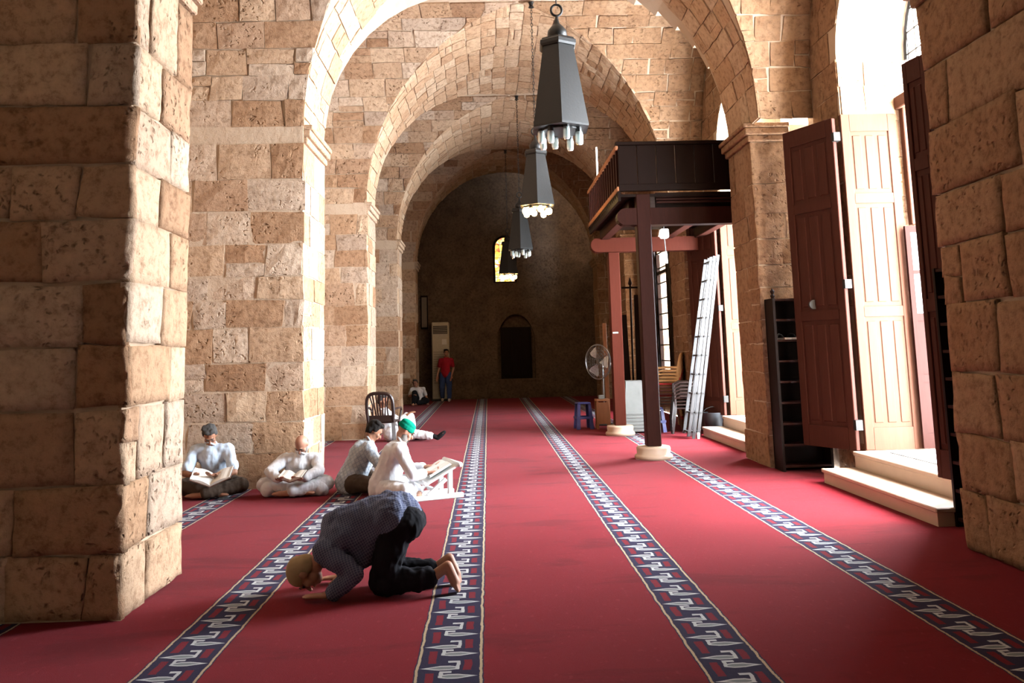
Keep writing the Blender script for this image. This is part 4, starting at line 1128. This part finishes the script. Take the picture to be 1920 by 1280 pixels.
# 2. grey-haired reader
def seated(x, y, hx, hy, hz, lean, face, crown=(0, 0, 1), wr_l=None, wr_r=None, rot=0.0, **kw):
    """cross-legged, facing local -y, then turned by rot about its seat"""
    c, s = math.cos(rot), math.sin(rot)
    def T(a, b, z): return (x + a * c - b * s, y + a * s + b * c, z)
    def D(a, b, z): return (a * c - b * s, a * s + b * c, z)
    w_l = wr_l or (.11, -.36, .26); w_r = wr_r or (-.11, -.36, .26)
    J = dict(pelvis=T(0, 0, .13), chest=T(hx * .5, -lean * .55, hz - .235), neck=T(hx * .8, -lean * .8, hz - .105), head=T(hx, -lean + hy, hz), face=D(*face), crown=D(*crown),
        shl=T(hx * .6 + .175, -lean * .68, hz - .165), shr=T(hx * .6 - .175, -lean * .68, hz - .165), ell=T(.27, -lean * .7 - .13, .27), elr=T(-.27, -lean * .7 - .13, .27), wrl=T(*w_l), wrr=T(*w_r),
        hipl=T(.1, -.02, .12), hipr=T(-.1, -.02, .12), knl=T(.34, -.22, .125), knr=T(-.34, -.22, .125), anl=T(-.02, -.37, .07), anr=T(.05, -.31, .075), toel=T(-.2, -.36, .045), toer=T(.22, -.34, .045),
        heell=T(.0, -.38, .055), heelr=T(.03, -.33, .06), hn=dict(l=(D(-.35, -.9, .1), D(-.2, 0, 1), D(.9, -.3, 0)), r=(D(.35, -.9, .1), D(.2, 0, 1), D(-.9, -.3, 0))))
    return J
person(seated(-3.08, 9.64, -.03, 0, .665, .16, (.2, -.68, -.85), (.12, -.6, .7)), 'grey-haired man in pale blue shirt reading cross-legged against the pillar', SK3, PALE, BROWNC, sleeve=.42, leg=.98, hair=HAIRG)
# 3. bald bearded reader
person(seated(-2.14, 9.60, .06, 0, .545, .2, (-.2, -.62, -.9), (-.1, -.75, .7), wr_l=(.1, -.4, .2), wr_r=(-.12, -.4, .2)), 'bald bearded man in white robe reading at the pillar corner', SK2, WHITE, WHITE, sleeve=.93, leg=1.0, hair=BEARDG, hairstyle='rim', beard=BEARDG, robe=True,
       extra_shirt=[('c', (-2.14, 9.5, .1), .13, (-1.86, 9.36, .09), .1), ('c', (-2.14, 9.5, .1), .13, (-2.42, 9.36, .09), .1)], sleeve_r=1.1)
# 4. dark-haired reader with his back turned
person(seated(-1.55, 9.42, 0, 0, .655, .27, (0.05, -.8, -.65), (0, -.5, .85), rot=R(104)), 'dark-haired man in grey plaid shirt hunched with his back turned', SK3, PLAID, BROWNC, sleeve=.45, leg=.98, hair=HAIRB, wr=.012, torso_r=1.12)
# 5. reader in the green cap
person(seated(-1.13, 8.93, 0, 0, .69, .245, (0, -.8, -.6), (0, -.4, .9), rot=R(98), wr_l=(.12, -.46, .3), wr_r=(-.16, -.44, .27)), 'bearded man in white robe and green cap reading at the white stand', SK2, WHITE, WHITE, sleeve=.9, leg=1.0, hair=GREEN, hairstyle='cap', beard=BEARDG, robe=True, torso_r=1.08, sleeve_r=1.1, wr=.01,
       extra_shirt=[('c', (-1.1, 8.9, .1), .14, (-.86, 8.68, .09), .1), ('c', (-1.1, 8.95, .1), .14, (-.86, 9.2, .09), .1)])
# 6. man with outstretched leg behind the chair
person(dict(head=(-1.86, 14.78, .70), face=(.85, -.4, -.15), crown=(0, 0, 1), neck=(-1.86, 14.8, .57), chest=(-1.83, 14.8, .42), pelvis=(-1.72, 14.82, .13), shl=(-1.84, 14.98, .5), shr=(-1.80, 14.63, .5),
    ell=(-1.62, 15.03, .35), elr=(-1.60, 14.56, .34), wrl=(-1.42, 14.9, .46), wrr=(-1.44, 14.62, .45), hipl=(-1.68, 14.92, .12), hipr=(-1.68, 14.73, .12), knl=(-1.40, 14.88, .40), knr=(-1.30, 14.66, .13), anl=(-1.34, 14.86, .07), anr=(-.95, 14.6, .085),
    toel=(-1.16, 14.84, .03), toer=(-.80, 14.58, .14), heelr=(-.9, 14.6, .06)), 'man in white robe sitting behind the brown chair with one leg stretched out', SK3, WHITE, WHITE, sleeve=.92, leg=.85, hair=HAIRG, foot=(SOCK, 'lr'), robe=True,
    extra_shirt=[('c', (-1.7, 14.82, .15), .15, (-1.42, 14.87, .36), .1), ('c', (-1.7, 14.75, .15), .14, (-1.35, 14.68, .13), .1)])
# 7. far man in white leaning on his arm
person(dict(head=(-2.20, 25.15, .63), face=(-.1, -1, -.1), crown=(0, 0, 1), neck=(-2.17, 25.2, .51), chest=(-2.12, 25.22, .38), pelvis=(-2.06, 25.25, .13), shl=(-1.97, 25.22, .45), shr=(-2.3, 25.22, .44),
    ell=(-1.88, 25.15, .25), elr=(-2.36, 25.05, .27), wrl=(-1.83, 25.05, .04), wrr=(-2.24, 24.9, .3), hipl=(-1.97, 25.22, .12), hipr=(-2.16, 25.22, .12), knl=(-1.85, 24.95, .12), knr=(-2.2, 24.95, .36), anl=(-2.12, 24.85, .07), anr=(-2.22, 24.78, .07),
    toel=(-2.28, 24.82, .04), toer=(-2.24, 24.6, .03)), 'far man in white shirt sitting by a pillar, leaning on one hand', SK2, WHITE, BLACKC, vox=.012, sleeve=.42, leg=.98, hair=HAIRG)
# 8. far youth in red, standing
person(dict(head=(-1.315, 26.4, 1.505), face=(.1, -1, -.05), crown=(0, 0, 1), neck=(-1.325, 26.42, 1.375), chest=(-1.335, 26.42, 1.2), pelvis=(-1.36, 26.42, .87), shl=(-1.165, 26.42, 1.28), shr=(-1.50, 26.42, 1.28),
    ell=(-1.10, 26.46, 1.02), elr=(-1.56, 26.42, 1.02), wrl=(-1.16, 26.36, .8), wrr=(-1.60, 26.34, .8), hipl=(-1.275, 26.42, .83), hipr=(-1.445, 26.42, .83), knl=(-1.24, 26.38, .46), knr=(-1.47, 26.46, .46), anl=(-1.245, 26.4, .09), anr=(-1.47, 26.62, .1),
    toel=(-1.245, 26.22, .035), toer=(-1.47, 26.46, .035)), 'youth in red T-shirt and jeans standing at the far dark end', SK2, REDC, JEAN, vox=.012, k=.98, sleeve=.36, leg=.98, hair=HAIRB, foot=(SHOEW, 'lr'))

# ------------------------------------------------------------------ books and the reading stand
PAPER = simple('page_paper', (.6, .57, .52), .8, 0, .05); COVER = simple('book_cover', (.12, .06, .04), .6)
def open_book(loc, rz, w, h, ang, label, tilt=0.0, cover=COVER):
    root = empty('open_book', loc, rz); root.rotation_euler = (tilt, 0, rz)
    for s_ in (-1, 1):
        n = 6; top = []; 
        for i in range(n + 1):
            f_ = i / n; x = f_ * w; z = math.tan(ang) * x + .018 * math.sin(math.pi * min(1, f_ * 1.15)) * (1 if f_ < .87 else .6)
            top.append((s_ * x, z + .012))
        bot = [(s_ * w * i / n, math.tan(ang) * w * i / n) for i in range(n + 1)]
        pr = top + bot[::-1]; N = len(pr); vs = [(x, yy, z) for yy in (-h / 2, h / 2) for x, z in pr]
        MB().add(vs, [tuple(range(N)), tuple(range(2 * N - 1, N - 1, -1))] + [((k + 1) % N, k, N + k, N + (k + 1) % N) for k in range(N)]).build('page_block', PAPER, root)
        M = Matrix.Rotation(-s_ * ang, 4, 'Y')
        MB().box((min(0, s_ * (w / math.cos(ang) + .008)), -h / 2 - .008, -.008), (max(0, s_ * (w / math.cos(ang) + .008)), h / 2 + .008, 0), M).build('cover', cover, root)
    return tag(root, label, 'book')
open_book((-3.0, 9.25, .205), R(8), .2, .27, R(24), 'large open book with white pages in the hands of the grey-haired man', R(18))
open_book((-2.12, 9.17, .215), R(-6), .125, .19, R(20), 'small open book with dark cover held by the bald man', R(15))
WST = simple('white_lacquer', (.62, .62, .6), .4)
rs = empty('reading_stand', (-.60, 9.0, 0), R(22))
for s_ in (-1, 1):
    MB().box((-.27, s_ * .15 - .025, 0), (.27, s_ * .15 + .025, .05), bev=.008).build('foot_bar', WST, rs)
    MB().box((.10, s_ * .15 - .02, .05), (.15, s_ * .15 + .02, .29), bev=.006).build('post', WST, rs)
    MB().bar((-.12, s_ * .15, .05), (.08, s_ * .15, .2), .035).build('brace', WST, rs)
Mt = Matrix.Translation((.03, 0, .25)) @ Matrix.Rotation(R(-26), 4, 'Y')
MB().box((-.21, -.24, 0), (.21, .24, .018), Mt, .004).build('desk_board', WST, rs); MB().box((-.225, -.24, .0), (-.2, .24, .045), Mt, .004).build('ledge', WST, rs)
MB().tube([Mt @ Vector((.2, -.26, .012)), Mt @ Vector((.2, .26, .012))], .026, 10).build('roll_bar', WST, rs, True)
MB().box((-.04, -.13, .07), (.0, .13, .1)).build('stretcher', WST, rs)
tag(rs, 'low white reading stand in front of the man in the green cap', 'stand')
ob = open_book((-.58, 9.0, .285), R(22 + 90), .17, .25, R(4), 'wide open book with white pages lying on the white reading stand', 0, WST)
ob.rotation_euler = (Matrix.Rotation(R(22), 3, 'Z') @ Matrix.Rotation(R(-26), 3, 'Y') @ Matrix.Rotation(R(-90), 3, 'Z')).to_euler()
